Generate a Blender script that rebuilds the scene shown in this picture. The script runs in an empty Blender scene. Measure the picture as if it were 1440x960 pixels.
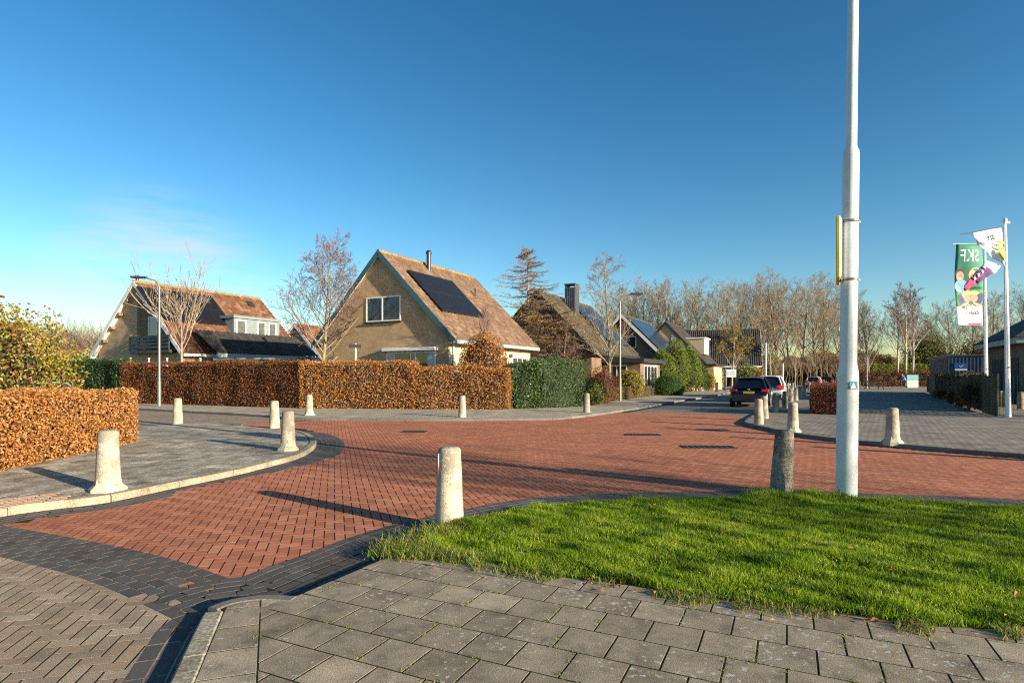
import bpy, math, random
import numpy as np
from mathutils import Vector, Matrix, noise as mnoise
R = math.radians
rnd = random.Random(7)
C = bpy.context.scene.collection
scn = bpy.context.scene

# ------------------------------------------------------------------ camera, sky, sun, exposure
F, VH, UC = 816.0, 529.0, 720.0          # focal length in photo pixels, horizon row, centre column
CAMZ = 1.51
SUN_EL, SUN_A = R(14.0), R(36.0)
cam = bpy.data.cameras.new('camera'); camo = bpy.data.objects.new('camera', cam); C.objects.link(camo)
camo.location = (0, 0, CAMZ); camo.rotation_euler = (R(90), 0, 0)
cam.sensor_width = 36; cam.lens = 36 * F / 1440; cam.shift_y = (VH - 480) / 1440
cam.clip_start = .05; cam.clip_end = 3000
scn.camera = camo
S = Vector((math.cos(SUN_A) * math.cos(SUN_EL), -math.sin(SUN_A) * math.cos(SUN_EL), math.sin(SUN_EL)))
sl = bpy.data.lights.new('sun', 'SUN'); so = bpy.data.objects.new('sun', sl); C.objects.link(so)
sl.energy = 5.0; sl.angle = R(.53); sl.color = (1, .86, .66)
so.rotation_euler = S.to_track_quat('Z', 'Y').to_euler(); so.location = (20, -12, 30)
w = bpy.data.worlds.new('World'); scn.world = w; w.use_nodes = True
wn, wl = w.node_tree.nodes, w.node_tree.links
bg = wn['Background']; sky = wn.new('ShaderNodeTexSky'); sky.sky_type = 'NISHITA'; sky.sun_disc = False
sky.sun_elevation = SUN_EL; sky.sun_rotation = math.atan2(S.x, S.y)
sky.air_density = 1.0; sky.dust_density = .5; sky.ozone_density = 2.0
hs = wn.new('ShaderNodeHueSaturation'); hs.inputs['Saturation'].default_value = 1.2; hs.inputs['Hue'].default_value = .493; hs.inputs['Value'].default_value = .79
gm = wn.new('ShaderNodeGamma'); gm.inputs[1].default_value = 1.3; wl.new(sky.outputs[0], gm.inputs[0]); wl.new(gm.outputs[0], hs.inputs['Color'])
# thin cirrus low in the west
tc = wn.new('ShaderNodeTexCoord'); mp = wn.new('ShaderNodeMapping'); mp.inputs['Scale'].default_value = (4, 4, 24); mp.inputs['Location'].default_value = (.3, .2, 2.9)
wl.new(tc.outputs['Generated'], mp.inputs[0])
nz = wn.new('ShaderNodeTexNoise'); nz.inputs['Scale'].default_value = 1.3; nz.inputs['Detail'].default_value = 7; nz.inputs['Roughness'].default_value = .6
wl.new(mp.outputs[0], nz.inputs['Vector'])
rp = wn.new('ShaderNodeValToRGB'); rp.color_ramp.elements[0].position = .42; rp.color_ramp.elements[1].position = .8
wl.new(nz.outputs[0], rp.inputs[0])
vd = Vector((-.6, 1, .135)).normalized()
dt = wn.new('ShaderNodeVectorMath'); dt.operation = 'DOT_PRODUCT'; dt.inputs[1].default_value = vd
nrm = wn.new('ShaderNodeVectorMath'); nrm.operation = 'NORMALIZE'
wl.new(tc.outputs['Generated'], nrm.inputs[0]); wl.new(nrm.outputs[0], dt.inputs[0])
mr = wn.new('ShaderNodeMapRange'); mr.inputs[1].default_value = .984; mr.inputs[2].default_value = .9985; mr.inputs[4].default_value = .75
mr.interpolation_type = 'SMOOTHSTEP'
wl.new(dt.outputs['Value'], mr.inputs[0])
ml = wn.new('ShaderNodeMath'); ml.operation = 'MULTIPLY'; wl.new(rp.outputs[0], ml.inputs[0]); wl.new(mr.outputs[0], ml.inputs[1])
mx = wn.new('ShaderNodeMix'); mx.data_type = 'RGBA'; wl.new(ml.outputs[0], mx.inputs['Factor']); wl.new(hs.outputs[0], mx.inputs['A'])
mx.inputs['B'].default_value = (5.5, 5.4, 5.4, 1)
wl.new(mx.outputs['Result'], bg.inputs[0]); bg.inputs[1].default_value = .068
vs = scn.view_settings; vs.view_transform = 'Standard'; vs.look = 'None'; vs.gamma = 1; vs.exposure = 1.2
scn.cycles.use_denoising = False; scn.cycles.pixel_filter_type = 'BLACKMAN_HARRIS'; scn.cycles.filter_width = 1.15
scn.cycles.max_bounces = 6; scn.cycles.transparent_max_bounces = 8

# ------------------------------------------------------------------ positions on the ground
def G(u, v, z=0.0):
    Y = (CAMZ - z) * F / (v - VH)
    return Vector(((u - UC) * Y / F, Y, z))
def at(u, Y, z=0.0): return Vector(((u - UC) * Y / F, Y, z))
BETA = R(28)
GV = Vector((math.cos(BETA), -math.sin(BETA), 0)); DV = Vector((math.sin(BETA), math.cos(BETA), 0))

# ------------------------------------------------------------------ objects
def thing(name, label, cat, loc=(0, 0, 0), rz=0, group=None):
    o = bpy.data.objects.new(name, None); C.objects.link(o); o.empty_display_size = .2
    o.location = loc; o.rotation_euler = (0, 0, rz); o['label'] = label; o['category'] = cat
    if group: o['group'] = group
    return o
def tag(o, label, cat, group=None):
    o['label'] = label; o['category'] = cat
    if group: o['group'] = group
    return o
def struct(o, label=None):
    o['kind'] = 'structure'
    o['label'] = label; o['category'] = o.name.split('.')[0].replace('_', ' ')
    return o
def stuff(o, label, cat): o['kind'] = 'stuff'; o['label'] = label; o['category'] = cat; return o
def dup(root, loc, rz, label, sc=1.0, group=None):
    r = root.copy(); C.objects.link(r); r.location = loc; r.rotation_euler = (0, 0, rz); r['label'] = label
    r.scale = (sc, sc, sc) if not isinstance(sc, tuple) else sc
    if group: r['group'] = group
    def rec(a, b):
        for ch in list(a.children):
            c = ch.copy(); C.objects.link(c); c.parent = b; rec(ch, c)
    rec(root, r)
    return r
def np_mesh(name, V, Fs, mats, parent=None, midx=None, smooth=False):
    V = np.asarray(V, dtype=np.float32)
    if not isinstance(Fs, list): Fs = [Fs]
    Fs = [np.asarray(f, dtype=np.int32) for f in Fs if len(f)]
    me = bpy.data.meshes.new(name)
    me.vertices.add(len(V)); me.vertices.foreach_set('co', V.ravel())
    tot = np.concatenate([np.full(len(f), f.shape[1], dtype=np.int32) for f in Fs])
    loops = np.concatenate([f.ravel() for f in Fs])
    me.loops.add(len(loops)); me.loops.foreach_set('vertex_index', loops)
    me.polygons.add(len(tot))
    st = np.zeros(len(tot), dtype=np.int32); st[1:] = np.cumsum(tot)[:-1]
    me.polygons.foreach_set('loop_start', st); me.polygons.foreach_set('loop_total', tot)
    if midx is not None: me.polygons.foreach_set('material_index', np.asarray(midx, dtype=np.int32))
    me.polygons.foreach_set('use_smooth', np.full(len(tot), bool(smooth)))
    me.update(calc_edges=True); me.validate()
    for m in (mats if isinstance(mats, (list, tuple)) else [mats]): me.materials.append(m)
    o = bpy.data.objects.new(name, me); C.objects.link(o)
    if parent: o.parent = parent
    return o
class MB:
    def __init__(s): s.v = []; s.f = []; s.m = []; s.sm = []
    def add(s, vs, fs, mi=0, sm=False):
        b = len(s.v); s.v += [tuple(v) for v in vs]
        for f in fs: s.f.append([b + i for i in f]); s.m.append(mi); s.sm.append(sm)
    def box(s, c, d, mi=0, rot=None, bev=0):
        x, y, z = d[0] / 2, d[1] / 2, d[2] / 2
        M = rot if rot is not None else Matrix.Identity(3)
        if bev:
            b = min(bev, x * .49, y * .49, z * .49); vs = []
            for sx in (-1, 1):
                for sy in (-1, 1):
                    for sz in (-1, 1):
                        vs += [(sx * x, sy * (y - b), sz * (z - b)), (sx * (x - b), sy * y, sz * (z - b)), (sx * (x - b), sy * (y - b), sz * z)]
            vs = [Vector(c) + M @ Vector(v) for v in vs]
            I = lambda a, bb, cc, k: ((a * 2 + bb) * 2 + cc) * 3 + k
            fs = []
            for a in (0, 1):
                q = [I(a, 0, 0, 0), I(a, 1, 0, 0), I(a, 1, 1, 0), I(a, 0, 1, 0)]; fs.append(q if a else q[::-1])
                q = [I(0, a, 0, 1), I(0, a, 1, 1), I(1, a, 1, 1), I(1, a, 0, 1)]; fs.append(q if a else q[::-1])
                q = [I(0, 0, a, 2), I(1, 0, a, 2), I(1, 1, a, 2), I(0, 1, a, 2)]; fs.append(q if a else q[::-1])
            for a in (0, 1):
                for bb in (0, 1):
                    q = [I(a, bb, 0, 0), I(a, bb, 1, 0), I(a, bb, 1, 1), I(a, bb, 0, 1)]; fs.append(q if a == bb else q[::-1])
                    q = [I(a, 0, bb, 0), I(a, 0, bb, 2), I(a, 1, bb, 2), I(a, 1, bb, 0)]; fs.append(q if a == bb else q[::-1])
                    q = [I(0, a, bb, 1), I(1, a, bb, 1), I(1, a, bb, 2), I(0, a, bb, 2)]; fs.append(q if a == bb else q[::-1])
                    for cc in (0, 1):
                        q = [I(a, bb, cc, 0), I(a, bb, cc, 1), I(a, bb, cc, 2)]; fs.append(q if (a + bb + cc) % 2 else q[::-1])
            s.add(vs, fs, mi); return
        vs = [Vector(c) + M @ Vector((sx * x, sy * y, sz * z)) for sx in (-1, 1) for sy in (-1, 1) for sz in (-1, 1)]
        s.add(vs, [(0, 1, 3, 2), (4, 6, 7, 5), (0, 4, 5, 1), (2, 3, 7, 6), (0, 2, 6, 4), (1, 5, 7, 3)], mi)
    def bb(s, x0, x1, y0, y1, z0, z1, mi=0, bev=0): s.box(((x0 + x1) / 2, (y0 + y1) / 2, (z0 + z1) / 2), (x1 - x0, y1 - y0, z1 - z0), mi, None, bev)
    def bar(s, a, b, w, h, mi=0, bev=0):
        a, b = Vector(a), Vector(b); d = b - a
        M = d.to_track_quat('Y', 'Z').to_matrix(); s.box((a + b) / 2, (w, d.length, h), mi, M, bev)
    def tube(s, a, b, r0, r1, n=12, mi=0, caps=True):
        a, b = Vector(a), Vector(b); M = (b - a).to_track_quat('Z', 'Y').to_matrix(); vs = []
        for p, r in ((a, r0), (b, r1)):
            for k in range(n):
                t = 2 * math.pi * k / n; vs.append(p + M @ Vector((r * math.cos(t), r * math.sin(t), 0)))
        s.add(vs, [(k, (k + 1) % n, n + (k + 1) % n, n + k) for k in range(n)], mi, True)
        if caps: s.add(vs[:n], [list(range(n))[::-1]], mi); s.add(vs[n:], [list(range(n))], mi)
    def path(s, pts, rs, n=10, mi=0):
        pts = [Vector(p) for p in pts]; vs = []
        for i, p in enumerate(pts):
            d = pts[min(i + 1, len(pts) - 1)] - pts[max(i - 1, 0)]
            M = d.to_track_quat('Z', 'Y').to_matrix(); r = rs[i] if isinstance(rs, (list, tuple)) else rs
            for k in range(n):
                t = 2 * math.pi * k / n; vs.append(p + M @ Vector((r * math.cos(t), r * math.sin(t), 0)))
        fs = [(i * n + k, i * n + (k + 1) % n, (i + 1) * n + (k + 1) % n, (i + 1) * n + k) for i in range(len(pts) - 1) for k in range(n)]
        s.add(vs, fs, mi, True); s.add(vs[:n], [list(range(n))[::-1]], mi); s.add(vs[-n:], [list(range(n))], mi)
    def lathe(s, prof, n=24, mi=0, c=(0, 0, 0), jit=0):
        vs = []
        for (r, z) in prof:
            for k in range(n):
                t = 2 * math.pi * k / n; rr = r * (1 + jit * (mnoise.noise((math.cos(t) * 2, math.sin(t) * 2, z * 5)))); vs.append((c[0] + rr * math.cos(t), c[1] + rr * math.sin(t), c[2] + z))
        s.add(vs, [(i * n + k, i * n + (k + 1) % n, (i + 1) * n + (k + 1) % n, (i + 1) * n + k) for i in range(len(prof) - 1) for k in range(n)], mi, True)
    def prism(s, poly, y0, y1, mi=0):      # poly in (x,z), counter-clockwise seen from -y
        n = len(poly); vs = [(x, y0, z) for x, z in poly] + [(x, y1, z) for x, z in poly]
        fs = [list(range(n)), list(range(2 * n - 1, n - 1, -1))] + [(i, i + n, (i + 1) % n + n, (i + 1) % n) for i in range(n)]
        s.add(vs, fs, mi)
    def grid(s, fn, nu, nv, mi=0, sm=True):
        vs = [fn(i / nu, j / nv) for j in range(nv + 1) for i in range(nu + 1)]
        s.add(vs, [(j * (nu + 1) + i, j * (nu + 1) + i + 1, (j + 1) * (nu + 1) + i + 1, (j + 1) * (nu + 1) + i) for j in range(nv) for i in range(nu)], mi, sm)
    def build(s, name, mats, parent=None, uv=True):
        me = bpy.data.meshes.new(name); me.from_pydata(s.v, [], s.f)
        for m in (mats if isinstance(mats, (list, tuple)) else [mats]): me.materials.append(m)
        me.polygons.foreach_set('material_index', s.m); me.polygons.foreach_set('use_smooth', s.sm); me.update()
        if uv:
            ul = me.uv_layers.new(name='UVMap').data
            for p in me.polygons:
                n = p.normal
                for li in p.loop_indices:
                    v = me.vertices[me.loops[li].vertex_index].co
                    ul[li].uv = (v.x, v.y) if abs(n.z) > .8 else ((v.y, v.z) if abs(n.x) > abs(n.y) else (v.x, v.z))
        o = bpy.data.objects.new(name, me); C.objects.link(o)
        if parent: o.parent = parent
        return o

# ------------------------------------------------------------------ materials
def M_(name):
    m = bpy.data.materials.new(name); m.use_nodes = True
    return m, m.node_tree.nodes, m.node_tree.links, m.node_tree.nodes['Principled BSDF']
def ramp(nt, cols, pos=None):
    r = nt.new('ShaderNodeValToRGB'); e = r.color_ramp.elements; n = len(cols)
    while len(e) < n: e.new(.5)
    for i, c in enumerate(cols): e[i].position = pos[i] if pos else i / (n - 1); e[i].color = (*c, 1)
    return r
def plain(name, col, rough=.6, metal=0, var=.12, scale=6, coat=0, bump=0, spec=.5):
    m, n, l, b = M_(name); t = n.new('ShaderNodeTexNoise'); t.inputs['Scale'].default_value = scale; t.inputs['Detail'].default_value = 5
    c = n.new('ShaderNodeTexCoord'); l.new(c.outputs['Object'], t.inputs['Vector'])
    r = ramp(n, [tuple(x * (1 - var) for x in col), tuple(min(1, x * (1 + var)) for x in col)], [.3, .7]); l.new(t.outputs[0], r.inputs[0]); l.new(r.outputs[0], b.inputs['Base Color'])
    b.inputs['Roughness'].default_value = rough; b.inputs['Metallic'].default_value = metal; b.inputs['Coat Weight'].default_value = coat; b.inputs['Specular IOR Level'].default_value = spec
    if bump:
        bp = n.new('ShaderNodeBump'); bp.inputs['Strength'].default_value = bump; bp.inputs['Distance'].default_value = .02
        t2 = n.new('ShaderNodeTexNoise'); t2.inputs['Scale'].default_value = scale * 9; t2.inputs['Detail'].default_value = 4; l.new(c.outputs['Object'], t2.inputs['Vector'])
        l.new(t2.outputs[0], bp.inputs['Height']); l.new(bp.outputs[0], b.inputs['Normal'])
    return m
def leafm(name, cols, trans=.35, rough=.55, pos=None):
    m, n, l, b = M_(name); g = n.new('ShaderNodeNewGeometry'); r = ramp(n, cols, pos); l.new(g.outputs['Random Per Island'], r.inputs[0])
    l.new(r.outputs[0], b.inputs['Base Color']); b.inputs['Roughness'].default_value = rough; b.inputs['Specular IOR Level'].default_value = .3
    t = n.new('ShaderNodeBsdfTranslucent'); l.new(r.outputs[0], t.inputs[0]); x = n.new('ShaderNodeMixShader'); x.inputs[0].default_value = trans
    l.new(b.outputs[0], x.inputs[1]); l.new(t.outputs[0], x.inputs[2]); l.new(x.outputs[0], n['Material Output'].inputs[0])
    return m
def paver(name, cols, speck=.25, scale=140, pos=None, blot=None, bump=.35, rough=.85, wear=1.1, wr=(.68, 1.0, 1.22)):
    """one colour per paver island, fine aggregate, worn blotches"""
    m, n, l, b = M_(name); g = n.new('ShaderNodeNewGeometry'); r = ramp(n, cols, pos); l.new(g.outputs['Random Per Island'], r.inputs[0])
    c = n.new('ShaderNodeTexCoord')
    t = n.new('ShaderNodeTexNoise'); t.inputs['Scale'].default_value = scale; t.inputs['Detail'].default_value = 3; l.new(c.outputs['Object'], t.inputs['Vector'])
    r2 = ramp(n, [(1 - speck,) * 3, (1,) * 3, (1 + speck * 1.6,) * 3], [.3, .5, .72]); l.new(t.outputs[0], r2.inputs[0])
    x = n.new('ShaderNodeMix'); x.data_type = 'RGBA'; x.blend_type = 'MULTIPLY'; x.inputs['Factor'].default_value = 1; l.new(r.outputs[0], x.inputs['A']); l.new(r2.outputs[0], x.inputs['B'])
    t3 = n.new('ShaderNodeTexNoise'); t3.inputs['Scale'].default_value = wear; t3.inputs['Detail'].default_value = 6; t3.inputs['Roughness'].default_value = .65; l.new(c.outputs['Object'], t3.inputs['Vector'])
    r3 = ramp(n, [(wr[0],) * 3, (wr[1],) * 3, (wr[2],) * 3], [.3, .5, .72]); l.new(t3.outputs[0], r3.inputs[0])
    y = n.new('ShaderNodeMix'); y.data_type = 'RGBA'; y.blend_type = 'MULTIPLY'; y.inputs['Factor'].default_value = .9; l.new(x.outputs['Result'], y.inputs['A']); l.new(r3.outputs[0], y.inputs['B'])
    out = y.outputs['Result']
    if blot:
        v = n.new('ShaderNodeTexNoise'); v.inputs['Scale'].default_value = 30; v.inputs['Detail'].default_value = 2.5; l.new(c.outputs['Object'], v.inputs['Vector'])
        v2 = n.new('ShaderNodeTexNoise'); v2.inputs['Scale'].default_value = 1.5; v2.inputs['Detail'].default_value = 3; l.new(c.outputs['Object'], v2.inputs['Vector'])
        ad = n.new('ShaderNodeMath'); ad.operation = 'MULTIPLY_ADD'; ad.inputs[1].default_value = .35; l.new(v2.outputs[0], ad.inputs[0]); l.new(v.outputs[0], ad.inputs[2])
        r4 = ramp(n, [(0,) * 3, (1,) * 3], [.82, .86]); l.new(ad.outputs[0], r4.inputs[0])
        z = n.new('ShaderNodeMix'); z.data_type = 'RGBA'; l.new(r4.outputs[0], z.inputs['Factor']); l.new(out, z.inputs['A']); z.inputs['B'].default_value = (*blot, 1); out = z.outputs['Result']
    l.new(out, b.inputs['Base Color']); b.inputs['Roughness'].default_value = rough; b.inputs['Specular IOR Level'].default_value = .3
    bp = n.new('ShaderNodeBump'); bp.inputs['Strength'].default_value = bump; bp.inputs['Distance'].default_value = .004; l.new(t.outputs[0], bp.inputs['Height']); l.new(bp.outputs[0], b.inputs['Normal'])
    return m
def brickm(name, c1, c2, mort, bw=.21, bh=.0625, mo=.008, use='UV', rot=0, bump=.5, noise=.35, rough=.85, off=.5):
    m, n, l, b = M_(name); c = n.new('ShaderNodeTexCoord'); mp = n.new('ShaderNodeMapping'); l.new(c.outputs[use], mp.inputs[0]); mp.inputs['Rotation'].default_value = (0, 0, rot)
    t = n.new('ShaderNodeTexBrick'); l.new(mp.outputs[0], t.inputs['Vector']); t.inputs['Scale'].default_value = 1
    t.inputs['Brick Width'].default_value = bw; t.inputs['Row Height'].default_value = bh; t.inputs['Mortar Size'].default_value = mo; t.inputs['Mortar Smooth'].default_value = .2; t.offset = off
    t.inputs['Color1'].default_value = (*c1, 1); t.inputs['Color2'].default_value = (*c2, 1); t.inputs['Mortar'].default_value = (*mort, 1)
    z = n.new('ShaderNodeTexNoise'); z.inputs['Scale'].default_value = 1.3; z.inputs['Detail'].default_value = 8; z.inputs['Roughness'].default_value = .65; l.new(c.outputs['Object'], z.inputs['Vector'])
    r = ramp(n, [(1 - noise,) * 3, (1 + noise,) * 3], [.3, .7]); l.new(z.outputs[0], r.inputs[0])
    x = n.new('ShaderNodeMix'); x.data_type = 'RGBA'; x.blend_type = 'MULTIPLY'; x.inputs['Factor'].default_value = 1; l.new(t.outputs['Color'], x.inputs['A']); l.new(r.outputs[0], x.inputs['B'])
    l.new(x.outputs['Result'], b.inputs['Base Color']); b.inputs['Roughness'].default_value = rough; b.inputs['Specular IOR Level'].default_value = .25
    bp = n.new('ShaderNodeBump'); bp.invert = True; bp.inputs['Strength'].default_value = bump; bp.inputs['Distance'].default_value = .006; l.new(t.outputs['Fac'], bp.inputs['Height']); l.new(bp.outputs[0], b.inputs['Normal'])
    return m
def groundm(name, cols, scale=3, bump=.5, pos=None, det=9):
    m, n, l, b = M_(name); c = n.new('ShaderNodeTexCoord'); t = n.new('ShaderNodeTexNoise'); t.inputs['Scale'].default_value = scale; t.inputs['Detail'].default_value = det; t.inputs['Roughness'].default_value = .68
    l.new(c.outputs['Object'], t.inputs['Vector']); r = ramp(n, cols, pos or [.3 + .4 * i / (len(cols) - 1) for i in range(len(cols))]); l.new(t.outputs[0], r.inputs[0]); l.new(r.outputs[0], b.inputs['Base Color']); b.inputs['Roughness'].default_value = .95; b.inputs['Specular IOR Level'].default_value = .2
    bp = n.new('ShaderNodeBump'); bp.inputs['Strength'].default_value = bump; bp.inputs['Distance'].default_value = .02; l.new(t.outputs[0], bp.inputs['Height']); l.new(bp.outputs[0], b.inputs['Normal'])
    return m
def concretem(name, base, dark, rough=.9):
    m, n, l, b = M_(name); c = n.new('ShaderNodeTexCoord'); oi = n.new('ShaderNodeObjectInfo')
    ad = n.new('ShaderNodeVectorMath'); ad.operation = 'MULTIPLY_ADD'; ad.inputs[1].default_value = (7, 7, 7); l.new(oi.outputs['Random'], ad.inputs[0]); l.new(c.outputs['Object'], ad.inputs[2])
    t = n.new('ShaderNodeTexNoise'); t.inputs['Scale'].default_value = 95; t.inputs['Detail'].default_value = 2; l.new(ad.outputs[0], t.inputs['Vector'])
    t2 = n.new('ShaderNodeTexNoise'); t2.inputs['Scale'].default_value = 4.5; t2.inputs['Detail'].default_value = 6; t2.inputs['Roughness'].default_value = .7; l.new(ad.outputs[0], t2.inputs['Vector'])
    sp = n.new('ShaderNodeSeparateXYZ'); l.new(c.outputs['Object'], sp.inputs[0])
    a = n.new('ShaderNodeMath'); a.operation = 'MULTIPLY_ADD'; a.inputs[1].default_value = .2; l.new(sp.outputs['Z'], a.inputs[0]); l.new(t2.outputs[0], a.inputs[2])
    a2 = n.new('ShaderNodeMath'); a2.operation = 'MULTIPLY_ADD'; a2.inputs[1].default_value = .8; l.new(t.outputs[0], a2.inputs[0]); l.new(a.outputs[0], a2.inputs[2])
    r = ramp(n, [base, tuple(x * .86 for x in base), dark], [.8, 1.06, 1.3]); l.new(a2.outputs[0], r.inputs[0]); l.new(r.outputs[0], b.inputs['Base Color']); b.inputs['Roughness'].default_value = rough; b.inputs['Specular IOR Level'].default_value = .2
    bp = n.new('ShaderNodeBump'); bp.inputs['Strength'].default_value = .6; bp.inputs['Distance'].default_value = .006; l.new(t.outputs[0], bp.inputs['Height']); l.new(bp.outputs[0], b.inputs['Normal'])
    return m
def glassm(name, col=(.02, .025, .03)):
    m, n, l, b = M_(name); b.inputs['Base Color'].default_value = (*col, 1); b.inputs['Roughness'].default_value = .04; b.inputs['Specular IOR Level'].default_value = .8; b.inputs['IOR'].default_value = 1.6
    return m
m_red = paver('red_clinker', [(.3, .1, .05), (.4, .145, .072), (.34, .118, .058), (.45, .185, .098)], .22, 120, wear=.7, wr=(.74, 1.0, 1.14))
m_beige = paver('beige_clinker', [(.22, .165, .11), (.31, .24, .165), (.27, .195, .125), (.35, .28, .2)], .6, 170, wear=3, wr=(.65, 1, 1.25))
m_char = paver('charcoal_paver', [(.06, .056, .05), (.09, .084, .075), (.075, .07, .063), (.115, .105, .092)], .35, 150)
m_slab = paver('concrete_slab', [(.185, .148, .1), (.27, .222, .155), (.215, .175, .122), (.325, .27, .19)], .5, 150, blot=(.42, .41, .35), wear=5.5, wr=(.5, 1.0, 1.35))
m_slab2 = paver('worn_slab', [(.19, .165, .12), (.31, .27, .2), (.24, .21, .155), (.42, .38, .3)], .5, 45, blot=(.4, .38, .32), wear=3.0, wr=(.45, .95, 1.35))
m_newslab = paver('new_slab', [(.24, .24, .23), (.27, .27, .26)], .12, 160)
m_pink = paver('pink_clinker', [(.42, .27, .18), (.5, .34, .23), (.45, .3, .2)], .3, 110)
m_kerb = paver('kerb_concrete', [(.26, .225, .155), (.33, .285, .2), (.29, .25, .175)], .35, 60, wear=4, wr=(.6, 1, 1.2))
m_kerbd = paver('dark_kerb', [(.12, .11, .1), (.17, .16, .14)], .3, 60)
m_joint = groundm('shaded_joint_sand', [(.008, .007, .005), (.026, .02, .013)], 30, .2)  # joint sand with the recess shade put into its near-black colour
m_moss = groundm('joint_moss', [(.01, .009, .006), (.016, .015, .008), (.05, .07, .012)], 5, .2, [.3, .55, .72])  # mossy joint fill; its dark base stands in for recess shade
m_street = brickm('grey_clinker', (.19, .165, .14), (.24, .21, .17), (.07, .06, .05), .2, .1, .008, 'Object', R(17), .6, .3)
m_streetl = brickm('brown_clinker', (.27, .2, .14), (.34, .265, .19), (.1, .075, .05), .2, .1, .008, 'Object', R(40), .6, .25)
m_path = brickm('grey_path', (.2, .175, .14), (.31, .275, .22), (.08, .065, .05), .22, .11, .012, 'Object', R(-12), .8, .35)
m_farpave = brickm('far_slab', (.33, .285, .21), (.42, .37, .28), (.14, .12, .08), .3, .3, .012, 'Object', R(-6), .6, .3)
m_terr = groundm('turf', [(.035, .05, .012), (.07, .09, .022), (.12, .1, .04)], .6)
m_soil = groundm('soil', [(.025, .03, .01), (.05, .055, .018)], 8)
m_bed = groundm('garden_earth', [(.03, .025, .014), (.08, .06, .03), (.06, .07, .02)], 2.5)
m_grass = leafm('grass_blade', [(.04, .09, .006), (.125, .225, .01), (.275, .39, .02), (.42, .51, .035), (.5, .44, .12)], .5, .4, [.1, .35, .62, .85, 1])
def vary(m, sc, k):
    n, l = m.node_tree.nodes, m.node_tree.links; g = next(x for x in n if x.bl_idname == 'ShaderNodeNewGeometry'); rr = next(x for x in n if x.bl_idname == 'ShaderNodeValToRGB')
    c = n.new('ShaderNodeTexCoord'); t = n.new('ShaderNodeTexNoise'); t.inputs['Scale'].default_value = sc; t.inputs['Detail'].default_value = 4; l.new(c.outputs['Object'], t.inputs['Vector'])
    a = n.new('ShaderNodeMath'); a.operation = 'MULTIPLY_ADD'; a.inputs[1].default_value = 1 - k; l.new(g.outputs['Random Per Island'], a.inputs[0])
    b = n.new('ShaderNodeMath'); b.operation = 'MULTIPLY_ADD'; b.inputs[1].default_value = k * 3; b.inputs[2].default_value = -k; l.new(t.outputs[0], b.inputs[0]); l.new(b.outputs[0], a.inputs[2]); l.new(a.outputs[0], rr.inputs[0])
vary(m_grass, 2.6, .45)
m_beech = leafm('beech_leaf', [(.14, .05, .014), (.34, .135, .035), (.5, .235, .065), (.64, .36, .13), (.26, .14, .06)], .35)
m_beechshade = leafm('shaded_beech_leaf', [(.06, .022, .01), (.14, .05, .018), (.23, .085, .03), (.32, .145, .05)], .25)  # darker copy of the beech leaf, the left hedge's shade put into the colour
m_laurel = leafm('laurel_leaf', [(.02, .05, .012), (.04, .095, .02), (.075, .14, .035), (.15, .19, .07)], .2, .32)
m_ivy = leafm('ivy_leaf', [(.012, .035, .012), (.03, .075, .02), (.055, .11, .03)], .2, .45)
m_ivy2 = leafm('grey_green_leaf', [(.025, .055, .02), (.06, .11, .04), (.1, .16, .065), (.16, .22, .1)], .25, .4)
m_conif = leafm('conifer_spray', [(.06, .11, .015), (.14, .21, .025), (.25, .29, .04), (.16, .12, .035)], .3)
m_yellow = leafm('yellow_leaf', [(.12, .17, .015), (.3, .28, .02), (.5, .36, .03), (.2, .12, .05), (.38, .22, .04)], .4)
m_vine = leafm('vine_leaf', [(.1, .16, .02), (.24, .3, .03), (.5, .4, .05), (.3, .17, .06), (.13, .06, .04), (.42, .22, .04)], .4)
m_box = leafm('boxwood_leaf', [(.03, .07, .01), (.07, .14, .015), (.12, .2, .025)], .25)
m_brown = leafm('brown_leaf', [(.09, .05, .025), (.2, .11, .04), (.26, .16, .06), (.12, .1, .03)], .3)
m_russet = leafm('russet_leaf', [(.12, .035, .02), (.25, .07, .03), (.32, .13, .045)], .3)
m_larch = leafm('larch_needle', [(.13, .065, .02), (.3, .17, .045), (.38, .24, .08), (.12, .12, .03)], .3)
m_heath = leafm('low_hedge_leaf', [(.14, .08, .03), (.28, .18, .06), (.3, .24, .09), (.1, .1, .03)], .3)
m_fallen = leafm('fallen_leaf', [(.25, .09, .03), (.4, .2, .07), (.3, .13, .05)], .2)
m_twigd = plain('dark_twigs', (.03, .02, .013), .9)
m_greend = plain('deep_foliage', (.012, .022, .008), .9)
m_bark = plain('pale_bark', (.3, .235, .165), .9, 0, .35, 9, bump=.5)
m_barkg = plain('green_grey_bark', (.22, .19, .12), .9, 0, .4, 7, bump=.5)
m_barkb = plain('birch_bark', (.4, .35, .27), .85, 0, .5, 5, bump=.4)
m_twig = plain('pale_twig', (.21, .165, .105), .9, 0, .3, 2)
m_twigr = plain('reddish_twig', (.17, .11, .095), .9, 0, .3, 2)
m_twigb = plain('brown_twig', (.2, .14, .09), .9, 0, .3, 2)
m_brick1 = brickm('yellow_brick', (.44, .3, .165), (.54, .38, .22), (.33, .25, .17), noise=.16)
m_brick2 = brickm('sandy_brick', (.44, .31, .19), (.52, .385, .24), (.3, .23, .16), noise=.14)
m_brick3 = brickm('brown_brick', (.18, .12, .08), (.23, .155, .1), (.12, .1, .08), noise=.2)
m_render = plain('cream_render', (.5, .41, .27), .8, 0, .06, 3)
m_white = plain('white_paint', (.78, .78, .76), .45, 0, .04, 3)
m_teal = plain('teal_paint', (.045, .115, .14), .5, 0, .1, 4)
m_fascia = plain('grey_teal_board', (.24, .31, .31), .55, 0, .1, 4)
m_dormer = plain('grey_boarding', (.18, .215, .21), .6, 0, .1, 4)
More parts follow.
